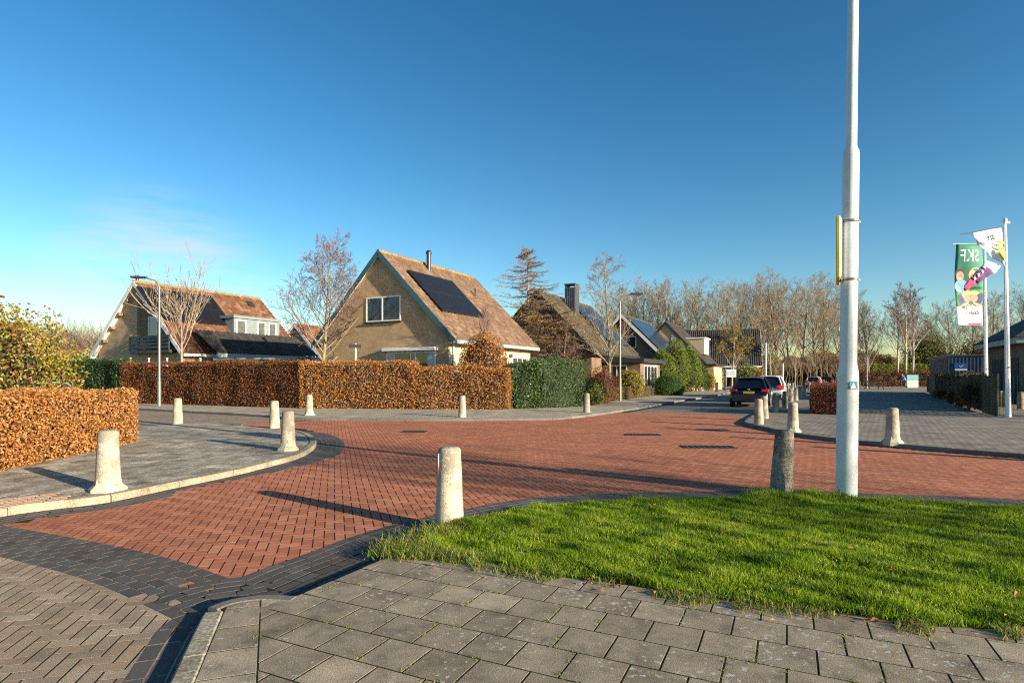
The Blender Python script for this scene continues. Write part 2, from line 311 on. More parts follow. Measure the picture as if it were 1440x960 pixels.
m_black = plain('black_paint', (.02, .022, .025), .5, 0, .15, 5)
m_balc = plain('dark_balcony_board', (.022, .032, .042), .5, 0, .2, 5)
m_tile = paver('brown_roof_tile', [(.125, .078, .05), (.17, .11, .072), (.145, .092, .06), (.22, .15, .1)], .3, 14, wear=1.6, wr=(.8, 1, 1.15))
m_tile2 = paver('rust_roof_tile', [(.1, .046, .027), (.17, .076, .042), (.13, .06, .034), (.25, .14, .085)], .3, 14)
m_tilem = paver('mossy_roof_tile', [(.045, .037, .026), (.085, .066, .044), (.06, .05, .034), (.12, .1, .065)], .4, 12)
m_tiled = paver('dark_roof_tile', [(.03, .028, .026), (.055, .05, .046), (.04, .036, .033)], .3, 12)
m_ridge = paver('ridge_moss', [(.2, .13, .08), (.25, .18, .08), (.19, .12, .07)], .4, 14)
m_pv = plain('solar_cell', (.012, .012, .014), .3, 0, .1, 3, spec=.25)
m_pvb = plain('blue_solar_cell', (.02, .035, .055), .2, 0, .15, 3, spec=.5)
m_alu = plain('aluminium', (.55, .56, .57), .4, .7, .05, 5)
m_galv = plain('galvanised_steel', (.22, .225, .22), .5, .5, .12, 7)
m_pole = plain('pole_paint', (.62, .66, .66), .38, 0, .1, 5, coat=.1)
m_polew = plain('white_pole', (.8, .8, .79), .35, 0, .03, 5)
m_dkmetal = plain('dark_metal', (.05, .055, .06), .4, .4, .1, 6)
m_chim = plain('zinc_cladding', (.1, .11, .12), .5, .3, .15, 5)
m_yel = plain('yellow_sign_edge', (.75, .5, .02), .45)
m_blue = plain('blue_sign', (.02, .11, .36), .4)
m_glass = glassm('window_glass'); m_curtain = plain('curtain', (.5, .52, .5), .9)
m_opening = plain('opening_shade', (.05, .045, .04), .9)
m_bol = concretem('bollard_concrete', (.52, .47, .36), (.25, .22, .17))
m_bold = concretem('weathered_bollard', (.36, .32, .25), (.09, .09, .075))
m_bolg = concretem('grey_bollard', (.42, .37, .3), (.2, .17, .13))
m_reflr = plain('red_reflector', (.5, .03, .02), .3)
m_shed = plain('blue_grey_steel', (.08, .11, .145), .45, .2, .1, 3)
m_greenf = plain('green_fence', (.012, .035, .022), .5, .2, .15, 6)
m_rubber = plain('tyre_rubber', (.015, .015, .016), .8)
m_grate = plain('cast_iron', (.045, .045, .045), .6, .5, .3, 20)
m_wood = plain('weathered_wood', (.2, .155, .1), .85, 0, .3, 7)

# ------------------------------------------------------------------ paving helpers
def inside(P, poly):
    x, y = P[:, 0], P[:, 1]; c = np.zeros(len(P), bool); q = poly
    for i in range(len(q)):
        (x0, y0), (x1, y1) = q[i - 1], q[i]
        k = ((y0 > y) != (y1 > y)); 
        if y1 != y0: c ^= k & (x < (x1 - x0) * (y - y0) / (y1 - y0) + x0)
    return c
def grow_inside(P, poly, g):
    ok = inside(P, poly); q = np.array(poly)
    for i in range(len(q)):
        a, b = q[i - 1], q[i]; d = b - a; L = d @ d + 1e-12; t = np.clip(((P - a) @ d) / L, 0, 1); ok |= np.linalg.norm(P - a - t[:, None] * d, axis=1) < g
    return ok
def px(pts, z): return [(p.x, p.y) for p in (G(u, v, z) for u, v in pts)]
def smooth(pts, step=.08):
    P = [np.array(p[:2], float) for p in pts]; P = [2 * P[0] - P[1]] + P + [2 * P[-1] - P[-2]]; out = []
    for i in range(1, len(P) - 2):
        n = max(2, int(np.linalg.norm(P[i + 1] - P[i]) / step))
        for k in range(n):
            t = k / n; out.append(.5 * ((2 * P[i]) + (P[i + 1] - P[i - 1]) * t + (2 * P[i - 1] - 5 * P[i] + 4 * P[i + 1] - P[i + 2]) * t * t + (3 * P[i] - P[i - 1] - 3 * P[i + 1] + P[i + 2]) * t ** 3))
    out.append(P[-2]); return np.array(out)
rg = np.random.default_rng(3)
def bricks(name, cx, cy, ang, lx, ly, z, mat, gap=.01, inset=.001, dep=.003, tilt=.0008, zj=.00015, parent=None, gx=None, gy=None):
    n = len(cx); cx, cy, ang, lx, ly = (np.broadcast_to(np.asarray(a, float), (n,)) for a in (cx, cy, ang, lx, ly))
    ang = ang + rg.normal(0, .005, n); dx, dy = np.cos(ang), np.sin(ang)
    ta, tb, zz = np.clip(rg.normal(0, tilt, n), -1.5 * tilt, 1.5 * tilt), np.clip(rg.normal(0, tilt, n), -1.5 * tilt, 1.5 * tilt), z + np.clip(rg.normal(0, zj, n), -1.5 * zj, 1.5 * zj)
    V = np.zeros((n, 8, 3)); sg = [(-1, -1), (1, -1), (1, 1), (-1, 1)]
    for k, (a, b) in enumerate(sg):
        for r_, (g, dz) in enumerate(((gap / 2, -dep), (gap / 2 + inset, 0))):
            ex = g if gx is None else g - gap / 2 + gx / 2; ey = g if gy is None else g - gap / 2 + gy / 2
            ux, uy = a * (lx / 2 - ex), b * (ly / 2 - ey); i = k + 4 * r_
            V[:, i, 0] = cx + ux * dx - uy * dy; V[:, i, 1] = cy + ux * dy + uy * dx; V[:, i, 2] = zz + dz + (ta * ux + tb * uy if r_ else 0)
    base = np.array([(4, 5, 6, 7), (0, 1, 5, 4), (1, 2, 6, 5), (2, 3, 7, 6), (3, 0, 4, 7)])
    Fc = (np.arange(n)[:, None, None] * 8 + base[None]).reshape(-1, 4)
    return np_mesh(name, V.reshape(-1, 3), Fc, mat, parent)
def herring(name, poly, ang, z, mat, cell=.1, org=(0, 0), **kw):
    P = np.array(poly); c, s = math.cos(ang), math.sin(ang)
    L = np.stack([(P[:, 0] - org[0]) * c + (P[:, 1] - org[1]) * s, -(P[:, 0] - org[0]) * s + (P[:, 1] - org[1]) * c], 1) / cell
    x0, y0 = np.floor(L.min(0)).astype(int) - 3; x1, y1 = np.ceil(L.max(0)).astype(int) + 3
    X, Y = np.meshgrid(np.arange(x0, x1), np.arange(y0, y1)); X, Y = X.ravel(), Y.ravel(); k = (X - Y) % 4
    h, v = k == 0, k == 3
    lx = np.concatenate([X[h] + 1., X[v] + .5]) * cell; ly = np.concatenate([Y[h] + .5, Y[v] + 1.]) * cell
    an = np.concatenate([np.full(h.sum(), ang), np.full(v.sum(), ang + math.pi / 2)])
    wx, wy = org[0] + lx * c - ly * s, org[1] + lx * s + ly * c
    q = grow_inside(np.stack([wx, wy], 1), poly, .26)
    ish = np.r_[np.ones(h.sum(), bool), np.zeros(v.sum(), bool)][q]
    return bricks(name, wx[q], wy[q], an[q], 2 * cell, cell, z, mat, gx=np.where(ish, .004, .0105), gy=np.where(ish, .0105, .004), **kw)
def offset_path(P, off):
    T = np.gradient(P, axis=0); T /= np.linalg.norm(T, axis=1)[:, None] + 1e-9
    return P + off * np.stack([-T[:, 1], T[:, 0]], 1)
def course_pts(P, off, length, shift=0):
    Q = offset_path(P, off); d = np.r_[0, np.cumsum(np.linalg.norm(np.diff(Q, axis=0), axis=1))]
    t = np.arange(length * (.5 + shift), d[-1], length)
    x, y = np.interp(t, d, Q[:, 0]), np.interp(t, d, Q[:, 1]); x2, y2 = np.interp(t + .03, d, Q[:, 0]), np.interp(t + .03, d, Q[:, 1])
    x1, y1 = np.interp(t - .03, d, Q[:, 0]), np.interp(t - .03, d, Q[:, 1])
    return x, y, np.arctan2(y2 - y1, x2 - x1)
def courses(name, P, offs, length, width, z, mat, keep=None, **kw):
    X, Y, A = [], [], []
    for i, o in enumerate(offs):
        x, y, a = course_pts(P, o, length, .5 * (i % 2)); X.append(x); Y.append(y); A.append(a)
    X, Y, A = map(np.concatenate, (X, Y, A))
    if keep is not None: q = keep(np.stack([X, Y], 1)); X, Y, A = X[q], Y[q], A[q]
    return bricks(name, X, Y, A, length, width, z, mat, **kw)
def sheet(name, poly, z, mat, thick=0):
    mb = MB(); n = len(poly)
    ar = sum(poly[i - 1][0] * poly[i][1] - poly[i][0] * poly[i - 1][1] for i in range(n))
    if ar < 0: poly = poly[::-1]
    mb.add([(x, y, z) for x, y in poly], [list(range(n))])
    if thick:
        for i in range(n):
            (a, b), (c, d) = poly[i - 1], poly[i]; mb.add([(a, b, z - thick), (c, d, z - thick), (c, d, z), (a, b, z)], [(0, 1, 2, 3)])
    return mb.build(name, mat)
def kerb(name, P, off, width, z0, z1, blk, mat):
    Q = offset_path(P, off); d = np.r_[0, np.cumsum(np.linalg.norm(np.diff(Q, axis=0), axis=1))]
    V, Fc = [], []; nb = int(d[-1] / blk) + 1; h = width / 2; b = .015
    for k in range(nb):
        t = np.linspace(k * blk + .004, min((k + 1) * blk, d[-1]) - .004, max(3, int(blk / .06) + 1))
        if t[-1] <= t[0]: continue
        x, y = np.interp(t, d, Q[:, 0]), np.interp(t, d, Q[:, 1]); T = np.stack([np.gradient(x), np.gradient(y)], 1); T /= np.linalg.norm(T, axis=1)[:, None]; N = np.stack([-T[:, 1], T[:, 0]], 1)
        zj = rg.normal(0, .003); prof = [(-h, z0), (-h, z1 - b), (-h + b, z1), (h - b, z1), (h, z1 - b), (h, z0)]; s = len(V); np_ = len(prof)
        for i in range(len(t)):
            for o, z in prof: V.append((x[i] + N[i, 0] * o, y[i] + N[i, 1] * o, z + zj))
        for i in range(len(t) - 1):
            for j in range(np_ - 1): Fc.append((s + i * np_ + j, s + i * np_ + j + 1, s + (i + 1) * np_ + j + 1, s + (i + 1) * np_ + j))
        e = s + (len(t) - 1) * np_
        Fc.append((s, s + 5, s + 4, s + 1)); Fc.append((s + 1, s + 4, s + 3, s + 2)); Fc.append((e, e + 1, e + 4, e + 5)); Fc.append((e + 1, e + 2, e + 3, e + 4))
    return np_mesh(name, V, np.array(Fc), mat)
def clip(poly, a, b, keep_left=True):
    out = []; 
    def sd(p): s = (b[0] - a[0]) * (p[1] - a[1]) - (b[1] - a[1]) * (p[0] - a[0]); return s if keep_left else -s
    for i in range(len(poly)):
        p, q = poly[i - 1], poly[i]; sp, sq = sd(p), sd(q)
        if sp >= 0: out.append(p)
        if (sp < 0) != (sq < 0): t = sp / (sp - sq); out.append((p[0] + t * (q[0] - p[0]), p[1] + t * (q[1] - p[1])))
    return out
def slabs(name, org, e1, e2, rng1, rng2, clips, z, mats, joint=.006, bond=.5, pick=None, depth=.03, zj=.0003, tilt=.0015, clipfn=None):
    mb = MB()
    for j in range(*rng2):
        for i in range(*rng1):
            a = i + bond * (j % 2); q = [(org[0] + (a + s) * e1[0] + (j + t) * e2[0], org[1] + (a + s) * e1[1] + (j + t) * e2[1]) for s, t in ((0, 0), (1, 0), (1, 1), (0, 1))]
            qx, qy = org[0] + (a + .5) * e1[0] + (j + .5) * e2[0], org[1] + (a + .5) * e1[1] + (j + .5) * e2[1]
            for c in clips + (clipfn(qx, qy) if clipfn else []):
                if len(q) > 2 and (len(c) < 4 or c[3](qx, qy)): q = clip(q, *c[:3])
            if len(q) < 3: continue
            ar = .5 * sum(q[k - 1][0] * q[k][1] - q[k][0] * q[k - 1][1] for k in range(len(q)))
            if abs(ar) < .0012: continue
            if ar < 0: q = q[::-1]
            cx, cy = sum(p[0] for p in q) / len(q), sum(p[1] for p in q) / len(q)
            if pick and not pick(cx, cy): continue
            size = math.sqrt(abs(ar)) / 2; ta, tb, zz = max(-2 * tilt, min(2 * tilt, rnd.gauss(0, tilt))), max(-2 * tilt, min(2 * tilt, rnd.gauss(0, tilt))), z + max(-zj, min(zj, rnd.gauss(0, zj)))
            vs = []; n = len(q)
            for g, dz in ((joint / 2, -depth), (joint / 2, -.001), (joint / 2 + .001, 0)):
                f = 1 - g / size
                for p in q: dx, dy = (p[0] - cx) * f, (p[1] - cy) * f; vs.append((cx + dx, cy + dy, zz + dz + ta * dx + tb * dy))
            fs = [list(range(2 * n, 3 * n))] + [(r_ * n + k, r_ * n + (k + 1) % n, (r_ + 1) * n + (k + 1) % n, (r_ + 1) * n + k) for r_ in (0, 1) for k in range(n)]
            mb.add(vs, fs, 1 if (len(mats) > 1 and (i, j) in NEWSLABS) else 0)
    return mb.build(name, mats, uv=False)
NEWSLABS = set()

# ------------------------------------------------------------------ ground, streets, kerbs
struct(sheet('ground', [(-1500, -300), (1500, -300), (1500, 2500), (-1500, 2500)], -.16, m_terr), 'turf and earth ground reaching the horizon')
ZP, ZL = .06, .08
RED = [(300, 815), (420, 777), (530, 745), (600, 731), (690, 718), (760, 706), (870, 699), (1000, 696), (1100, 694), (1300, 700), (1440, 705), (1900, 730), (1900, 672), (1440, 648), (1300, 636), (1205, 627), (1130, 617), (1077, 607), (1048, 598), (1034, 592), (1040, 587), (1010, 582), (922, 580), (870, 581), (820, 587), (700, 590), (480, 590), (420, 593), (340, 596.5), (322, 598), (440, 602), (468, 609), (480, 618), (469, 630), (436, 645), (396, 659), (356, 673), (241, 699), (158, 716), (0, 748), (-120, 770), (-60, 752), (0, 752), (150, 776)]
RED = [p for p in RED if p not in ((-120, 770), (-60, 752), (0, 752))]
redp = px(RED, 0)
o = sheet('road', [(-14, 1.2), (1.5, 1.2), (30, 1.2), (34, 9), (20, 17), (9, 22), (12, 40), (9, 40), (4, 27), (-6, 22.5), (-13, 27), (-34, 42), (-36, 34), (-15, 22), (-13, 13)], -.0011, m_joint); struct(o, 'sand bed under the red and beige street paving, darkened for joint shade')
struct(herring('red_road', redp, R(17) + math.pi / 2, 0, m_red, .095), 'red brick raised junction in herringbone')
# beige street, bottom left, and the brown street to the left
bl = px([(-700, 960), (-250, 775), (-100, 760), (0, 783), (120, 813), (225, 862), (262, 884), (240, 925), (205, 1000), (150, 1100), (-700, 1100)], 0)
struct(herring('beige_road', bl, R(13) + math.pi / 2, 0, m_beige, .091, zj=.00018, tilt=.0008, gap=.009), 'beige brick street at the near left corner')
struct(sheet('brown_road', px([(330, 598.5), (250, 600), (120, 610), (-200, 625), (-500, 600), (-900, 575), (-400, 552), (0, 562), (150, 571), (196, 575.5), (365, 584), (440, 590), (350, 595)], 0), -.0007, m_streetl), 'brown brick side street running left')
p0 = G(1040, 588); p1 = G(868, 581.5)
struct(sheet('grey_road', [(p1.x, p1.y - .4), (p0.x, p0.y - .5), (p0.x + 3, p0.y + 1)] + [tuple((p0 + DV * 130 + GV * 1.5)[:2]), tuple((p1 + DV * 130)[:2])], -.0009, m_street), 'grey brick street running away between the parked cars and hedges')

# left pavement with its kerb
LK = [(-420, 800), (-150, 745), (0, 716), (75, 706), (150, 697), (240, 679), (330, 661), (380, 649), (415, 640), (436, 630), (444, 620), (437, 611), (415, 604.5), (380, 600.5), (335, 597.5)]
lk = smooth(px(LK, ZL))
lpoly = [tuple(p) for p in lk] + px([(278, 594.5), (194, 601), (0, 603), (-500, 640), (-1200, 800)], ZL)
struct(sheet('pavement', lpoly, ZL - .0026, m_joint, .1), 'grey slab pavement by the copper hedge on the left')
lkb = np.array(px(LK, ZL))
def inl(cx, cy, P=lpoly): return bool(grow_inside(np.array([[cx, cy]]), P, .1)[0])
lk_in = offset_path(lk, .07 + .075)
def lkclip(cx, cy):
    d = np.hypot(lk_in[:, 0] - cx, lk_in[:, 1] - cy); i = int(d.argmin())
    if d[i] > .35: return []
    a, b = lk_in[max(0, i - 1)], lk_in[min(len(lk_in) - 1, i + 1)]
    return [(tuple(a), tuple(b), True)]
ang = R(-17); e1 = (.3 * math.cos(ang), .3 * math.sin(ang)); e2 = (-.3 * math.sin(ang), .3 * math.cos(ang))
o = slabs('pavement', (-12, 6), e1, e2, (-12, 34), (-8, 48), [], ZL - .001, [m_slab2], pick=inl, zj=.0003, tilt=.0015, clipfn=lkclip)
struct(o, 'worn grey slabs of the left pavement')
lkk = smooth(px(LK[1:], ZL))
struct(kerb('kerb', lkk, .06, .15, -.1, ZL + .006, .95, m_kerb), 'pale concrete kerb curving round the left pavement')
ko = offset_path(lk, -.03)
nose = G(452, 620); lkk_poly = None
struct(courses('charcoal_band', lk[::-1], [.06, .16], .2, .1, .003, m_char), 'charcoal paver band along the left kerb')
i9 = int(np.hypot(lk[:, 0] - G(200, 688).x, lk[:, 1] - G(200, 688).y).argmin())
struct(courses('charcoal_band', lk[:i9][::-1], [.26, .36], .2, .1, .0026, m_char), 'charcoal courses beside the left end of the kerb')
ia, ib = [int(np.hypot(lk[:, 0] - q[0], lk[:, 1] - q[1]).argmin()) for q in px([(300, 667), (380, 600.5)], ZL)]
X_, Y_, A_ = [], [], []
for k in range(4):
    x, y, a = course_pts(lk[ia + k * 9: ib - k * 6][::-1], .26 + .1 * k, .2, .5 * (k % 2)); X_.append(x); Y_.append(y); A_.append(a)
struct(bricks('charcoal_band', np.concatenate(X_), np.concatenate(Y_), np.concatenate(A_), .2, .1, .0034, m_char, gap=.006), 'extra charcoal courses round the nose of the left kerb')
rl = smooth(px([(-420, 800), (-150, 742), (0, 712), (75, 703), (112, 712)], ZL))
struct(courses('pink_ramp', smooth(px([(-420, 800), (-150, 745), (0, 716), (75, 706), (98, 703)], ZL)), [.05, .15, .25, .35, .45, .55], .2, .1, ZL + .014, m_pink), 'pinkish brick ramp at the end of the left kerb')

# charcoal band between beige and red, lower left; and along the near corner
near_edge = [(255, 858), (300, 842), (372, 832), (430, 808), (480, 789), (545, 762), (610, 742), (690, 724), (760, 711), (870, 703), (1000, 700), (1100, 698), (1300, 705), (1440, 711), (1900, 736)]
ne = smooth(px(near_edge, 0))
nebp = [tuple(p) for p in ne] + [tuple(p) for p in offset_path(ne, .42)[::-1]]
bandline = smooth(px([(-400, 700), (-100, 762), (0, 783), (120, 815), (225, 862), (285, 895)], 0))
redin = inside
struct(courses('charcoal_band', bandline, [.05 + .1 * k for k in range(6)], .2, .1, .004, m_char, keep=lambda P: ~inside(P, nebp) & ~inside(P, lpoly)), 'broad charcoal paver band between the beige and the red paving')
nk = [(185, 1050), (235, 960), (262, 905), (284, 862), (296, 850), (318, 842), (350, 836), (385, 834), (420, 836)]
kk = smooth(px(nk, ZP), .04)
struct(courses('charcoal_band', ne, [.05, .15, .25, .35], .2, .1, .005, m_char), 'charcoal paver band along the near grass corner')
# foreground pavement: square slabs in half bond
TH = -.444; sl_ = .284
e1 = (sl_ * math.cos(TH), sl_ * math.sin(TH)); e2 = (sl_ * math.sin(TH), -sl_ * math.cos(TH)); og = (-.445, 4.37)
L0, L1 = G(366, 858, ZP), G(361, 962, ZP); E0, E1 = G(420, 836, ZP), G(542, 784, ZP); H0, H1 = G(330, 846, ZP), G(420, 836, ZP)
W0, W1 = G(545, 776, ZP), G(1440, 884, ZP)
NEWSLABS.add((5, 4))
clips = [((L1.x, L1.y), (L0.x, L0.y), False), ((E0.x, E0.y), (E1.x, E1.y), False, lambda x, y: x > H1.x - .05), ((H0.x, H0.y), (H1.x, H1.y), False, lambda x, y: x <= H1.x - .05), ((W0.x, W0.y + .12), (W1.x, W1.y + .12), False)]
def slabs2(): pass
o = slabs('pavement', og, e1, e2, (-14, 24), (-3, 14), clips, ZP, [m_slab, m_newslab], bond=.5, joint=.011); struct(o, 'square concrete slabs of the near pavement')
K0, K1 = G(292, 862, ZP), G(243, 962, ZP); dk = (K0 - K1).normalized(); nk_ = Vector((dk.y, -dk.x, 0))
e1b = (nk_.x * 1.2, nk_.y * 1.2); e2b = (dk.x * .3, dk.y * .3); ob = K1 - dk * 1.5 + nk_ * .09
o = slabs('pavement', (ob.x, ob.y), e1b, e2b, (0, 1), (0, 12), [((L1.x, L1.y), (L0.x, L0.y), True), ((H0.x, H0.y), (H1.x, H1.y), False), (tuple((K1 + nk_ * .09)[:2]), tuple((K0 + nk_ * .09)[:2]), False), (tuple(G(290, 858, ZP)[:2]), tuple(G(335, 842, ZP)[:2]), False)], ZP, [m_slab], bond=0, joint=.01)
struct(o, 'lichen spotted slabs beside the near kerb')
fpl = K1 - dk * 1.8 + nk_ * .1
fp = px([(236, 960), (284, 862), (300, 850), (350, 838), (420, 837), (542, 785)], ZP)
struct(sheet('pavement_bed', [(fpl.x, fpl.y)] + [tuple((K1 + nk_ * .1)[:2]), tuple((K0 + nk_ * .1)[:2])] + fp[2:] + [(W1.x + 4, W1.y - .3), (9, 1.0)], ZP - .0016, m_moss, .2), 'mossy joint bed of the near pavement, darkened for joint shade')
struct(kerb('kerb', smooth(px(nk[:4], ZP), .04), -.065, .12, -.1, ZP + .006, .75, m_slab2), 'lichen covered kerb at the near corner')
struct(kerb('kerb', smooth(px([(290, 853), (318, 843), (350, 837), (385, 834.5), (420, 837)], ZP), .04), -.06, .1, -.1, ZP + .005, .9, m_kerbd), 'curved kerb stone at the near corner')
struct(sheet('pavement', px([(363, 862), (370, 842), (420, 836.5), (424, 839), (396, 850)], ZP), ZP - .001, m_slab), 'cut slab piece at the near corner')
struct(courses('gutter', ne[: len(ne) // 3], [-.05, -.15, -.26], .2, .1, -.0008, m_char), 'charcoal gutter course beside the near pavement')
gk = smooth(px([(176, 1050), (216, 960), (246, 905), (262, 880), (290, 862)], 0), .05)
struct(courses('gutter', gk, [0.0, -.1, .1], .2, .1, .001, m_char), 'charcoal gutter course beside the near kerb')

# far pavement, kerb
FK = [(-350, 548), (0, 562), (150, 570), (196, 574), (365, 583), (420, 587.2), (600, 588.5), (760, 587.5), (800, 585.5), (840, 581), (900, 572.5), (917, 569.5), (964, 561.5), (997, 556.5), (1050, 547.5)]
fk = smooth(px(FK, ZL)); fl = [tuple(p) for p in fk]
far_back = [fl[-1][0] - 2.5, fl[-1][1] + .3]
struct(sheet('pavement', fl + [tuple(far_back), (9.5, 44), (3.6, 27.6), (-.1, 25.6), (-4.6, 26), (-9.7, 26.6), (-21.4, 31.9), (-60, 55)], ZL, m_farpave, .2), 'grey slab pavement in front of the long hedge')
struct(kerb('kerb', fk, .05, .13, -.1, ZL + .006, 1.0, m_kerbd), 'weathered kerb of the far pavement')
struct(sheet('garden', [(-60, 55.2), (-21.4, 32), (-9.7, 26.7), (-4.6, 26.1), (-.1, 25.7), (3.6, 27.7), (9.4, 44.5), (30, 85), (10, 110), (-90, 110)], ZL - .02, m_bed), 'earth and lawn of the gardens behind the hedges')

# right pavement
RK = [(1900, 668), (1440, 638), (1300, 627), (1205, 619), (1130, 610.5), (1085, 602), (1058, 596.5), (1047, 592.5), (1052, 587.5)]
rk_ = px(RK, ZL); last = Vector((*rk_[-1], 0)); rk_ += [tuple((last + DV * d)[:2]) for d in (5, 15, 40, 90)]
rk = smooth(rk_)
struct(sheet('pavement', [tuple(p) for p in rk] + [(120, 100), (120, 5), (30, 5)], ZL, m_path, .2), 'grey brick forecourt on the right')
struct(kerb('kerb', rk[::-1], .06, .13, -.1, ZL + .006, 1.0, m_kerbd), 'dark kerb round the right corner')
struct(courses('charcoal_band', rk[::-1], [.18, .29], .2, .1, .004, m_char), 'charcoal paver course along the right kerb')

# drain covers
for i, (u, v, w_, h_, lab) in enumerate([(996, 628.5, 1.05, .42, 'largest dark iron drain cover in the red paving'), (904, 611.3, .85, .36, 'dark iron drain cover left of the largest one'), (1003, 604.3, .8, .34, 'dark iron drain cover nearest the right kerb'), (583, 606.7, .65, .4, 'single dark drain cover at the left of the red paving')]):
    p = G(u, v); t = thing('drain_cover', lab, 'drain cover', (p.x, p.y, .004), R(-4), 'drain covers in the red paving')
    mb = MB(); mb.bb(-w_ / 2, w_ / 2, -h_ / 2, h_ / 2, -.01, .004); mb.build('plate', m_grate, t)
    mb = MB()
    for k in range(9):
        x = -w_ / 2 + w_ * (k + .5) / 9; mb.bb(x - .012, x + .012, -h_ / 2 + .03, h_ / 2 - .03, .0045, .012)
    for sx in (-1, 1): mb.bb(sx * w_ / 2 - .02, sx * w_ / 2 + .02, -h_ / 2 - .02, h_ / 2 + .02, .0045, .009)
    for sy in (-1, 1): mb.bb(-w_ / 2 + .021, w_ / 2 - .021, sy * h_ / 2 - .02, sy * h_ / 2 + .02, .0045, .009)
    mb.build('rim', m_grate, t)

# ------------------------------------------------------------------ leaf clouds
def leaves(Cn, N, size, spread=1.0, aspect=.62, rgen=rg, fold=.25):
    """bent leaf quads at centres Cn facing roughly along N"""
    n = len(Cn); d = N + rgen.normal(0, spread, (n, 3)); d /= np.linalg.norm(d, axis=1)[:, None] + 1e-9
    a = np.cross(d, rgen.normal(0, 1, (n, 3))); a /= np.linalg.norm(a, axis=1)[:, None] + 1e-9; b = np.cross(d, a)
    s = (size * rgen.uniform(.6, 1.35, n))[:, None]
    V = np.stack([Cn - a * s * .5, Cn + b * s * aspect * .5 + d * s * fold, Cn + a * s * .5, Cn - b * s * aspect * .5 + d * s * fold], 1)
    return V.reshape(-1, 3), np.arange(4 * n).reshape(n, 4)
def cat_mesh(parts, name, mats, parent=None):
    V, Fq, mi, o = [], [], [], 0
    for (v, f, m) in parts: V.append(v); Fq.append(np.asarray(f) + o); mi.append(np.full(len(f), m)); o += len(v)
    return np_mesh(name, np.concatenate(V), np.concatenate(Fq), mats, parent, np.concatenate(mi))
def lumps(P, sc, amp, seed=0):
    a = np.array([[1, .3, .7], [-.5, 1, .4], [.2, -.6, 1], [.9, .8, -.3]]); s = 0
    for i, k in enumerate(a): s = s + np.sin((P @ k) * sc * (1 + .37 * i) + seed + i * 1.7)
    return s / 4 * amp
def boxcore(hx, hy, z0, z1):
    v = np.array([(x, y, z) for x in (-hx, hx) for y in (-hy, hy) for z in (z0, z1)], float)
    return v, np.array([(0, 1, 3, 2), (4, 6, 7, 5), (0, 4, 5, 1), (2, 3, 7, 6), (0, 2, 6, 4), (1, 5, 7, 3)])
def hedge(name, label, a, b, depth, h, mat, core, dens, size, z=ZL - .02, group=None, lump=.12, cat='hedge', rot=None, jit=.1, sharp=1):
    """clipped hedge; a,b are the ends of its front face, depth goes away from the camera"""
    a, b = Vector(a), Vector(b); d = b - a; L = d.length; ang = math.atan2(d.y, d.x); n = Vector((-d.y, d.x, 0)).normalized(); c = (a + b) / 2 + n * depth / 2
    t = thing(name, label, cat, (c.x, c.y, z), ang, group); hx, hy = L / 2, depth / 2
    P, N = [], []
    def face(cnt, fn, nn):
        P.append(fn(rg.random(cnt), rg.random(cnt))); N.append(np.tile(nn, (cnt, 1)))
    face(int(dens * L * h), lambda p, q: np.stack([(p * 2 - 1) * hx, np.full(len(p), -hy), q * h], 1), (0, -1, .2))
    face(int(dens * L * h * .25), lambda p, q: np.stack([(p * 2 - 1) * hx, np.full(len(p), hy), q * h], 1), (0, 1, .2))
    face(int(dens * L * depth * .9), lambda p, q: np.stack([(p * 2 - 1) * hx, (q * 2 - 1) * hy, np.full(len(p), h)], 1), (0, 0, 1))
    for sx in (-1, 1): face(int(dens * h * depth), lambda p, q: np.stack([np.full(len(p), sx * hx), (p * 2 - 1) * hy, q * h], 1), (sx, 0, .2))
    P, N = np.concatenate(P), np.concatenate(N)
    dep = rg.random(len(P)) ** 1.5 * (size * 2.2) - rg.random(len(P)) * jit * .5
    P = P - N * (dep - lumps(P, 2.2, lump, L))[:, None] + rg.normal(0, size * .25, P.shape)
    P[:, 2] = np.maximum(P[:, 2], .02)
    v, f = leaves(P, N, size, .8)
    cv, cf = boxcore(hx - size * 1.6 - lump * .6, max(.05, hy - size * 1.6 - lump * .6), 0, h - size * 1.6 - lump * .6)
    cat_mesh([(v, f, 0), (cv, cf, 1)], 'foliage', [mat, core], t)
    mb = MB()
    for k in range(max(2, int(L / .5))):
        x = -hx + L * (k + .5) / max(2, int(L / .5)) + rnd.uniform(-.1, .1); mb.tube((x, -hy * .5, 0), (x + rnd.uniform(-.1, .1), -hy * .3, h * .6), .018, .01, 5)
    mb.build('stem', m_twigb, t)
    return t
def blob_pts(n, rad, hollow=.75, flat=0):
    d = rg.normal(0, 1, (n, 3)); d /= np.linalg.norm(d, axis=1)[:, None]; r = hollow + (1 - hollow) * rg.random(n) ** .6
    return d, d * r[:, None] * np.array(rad)
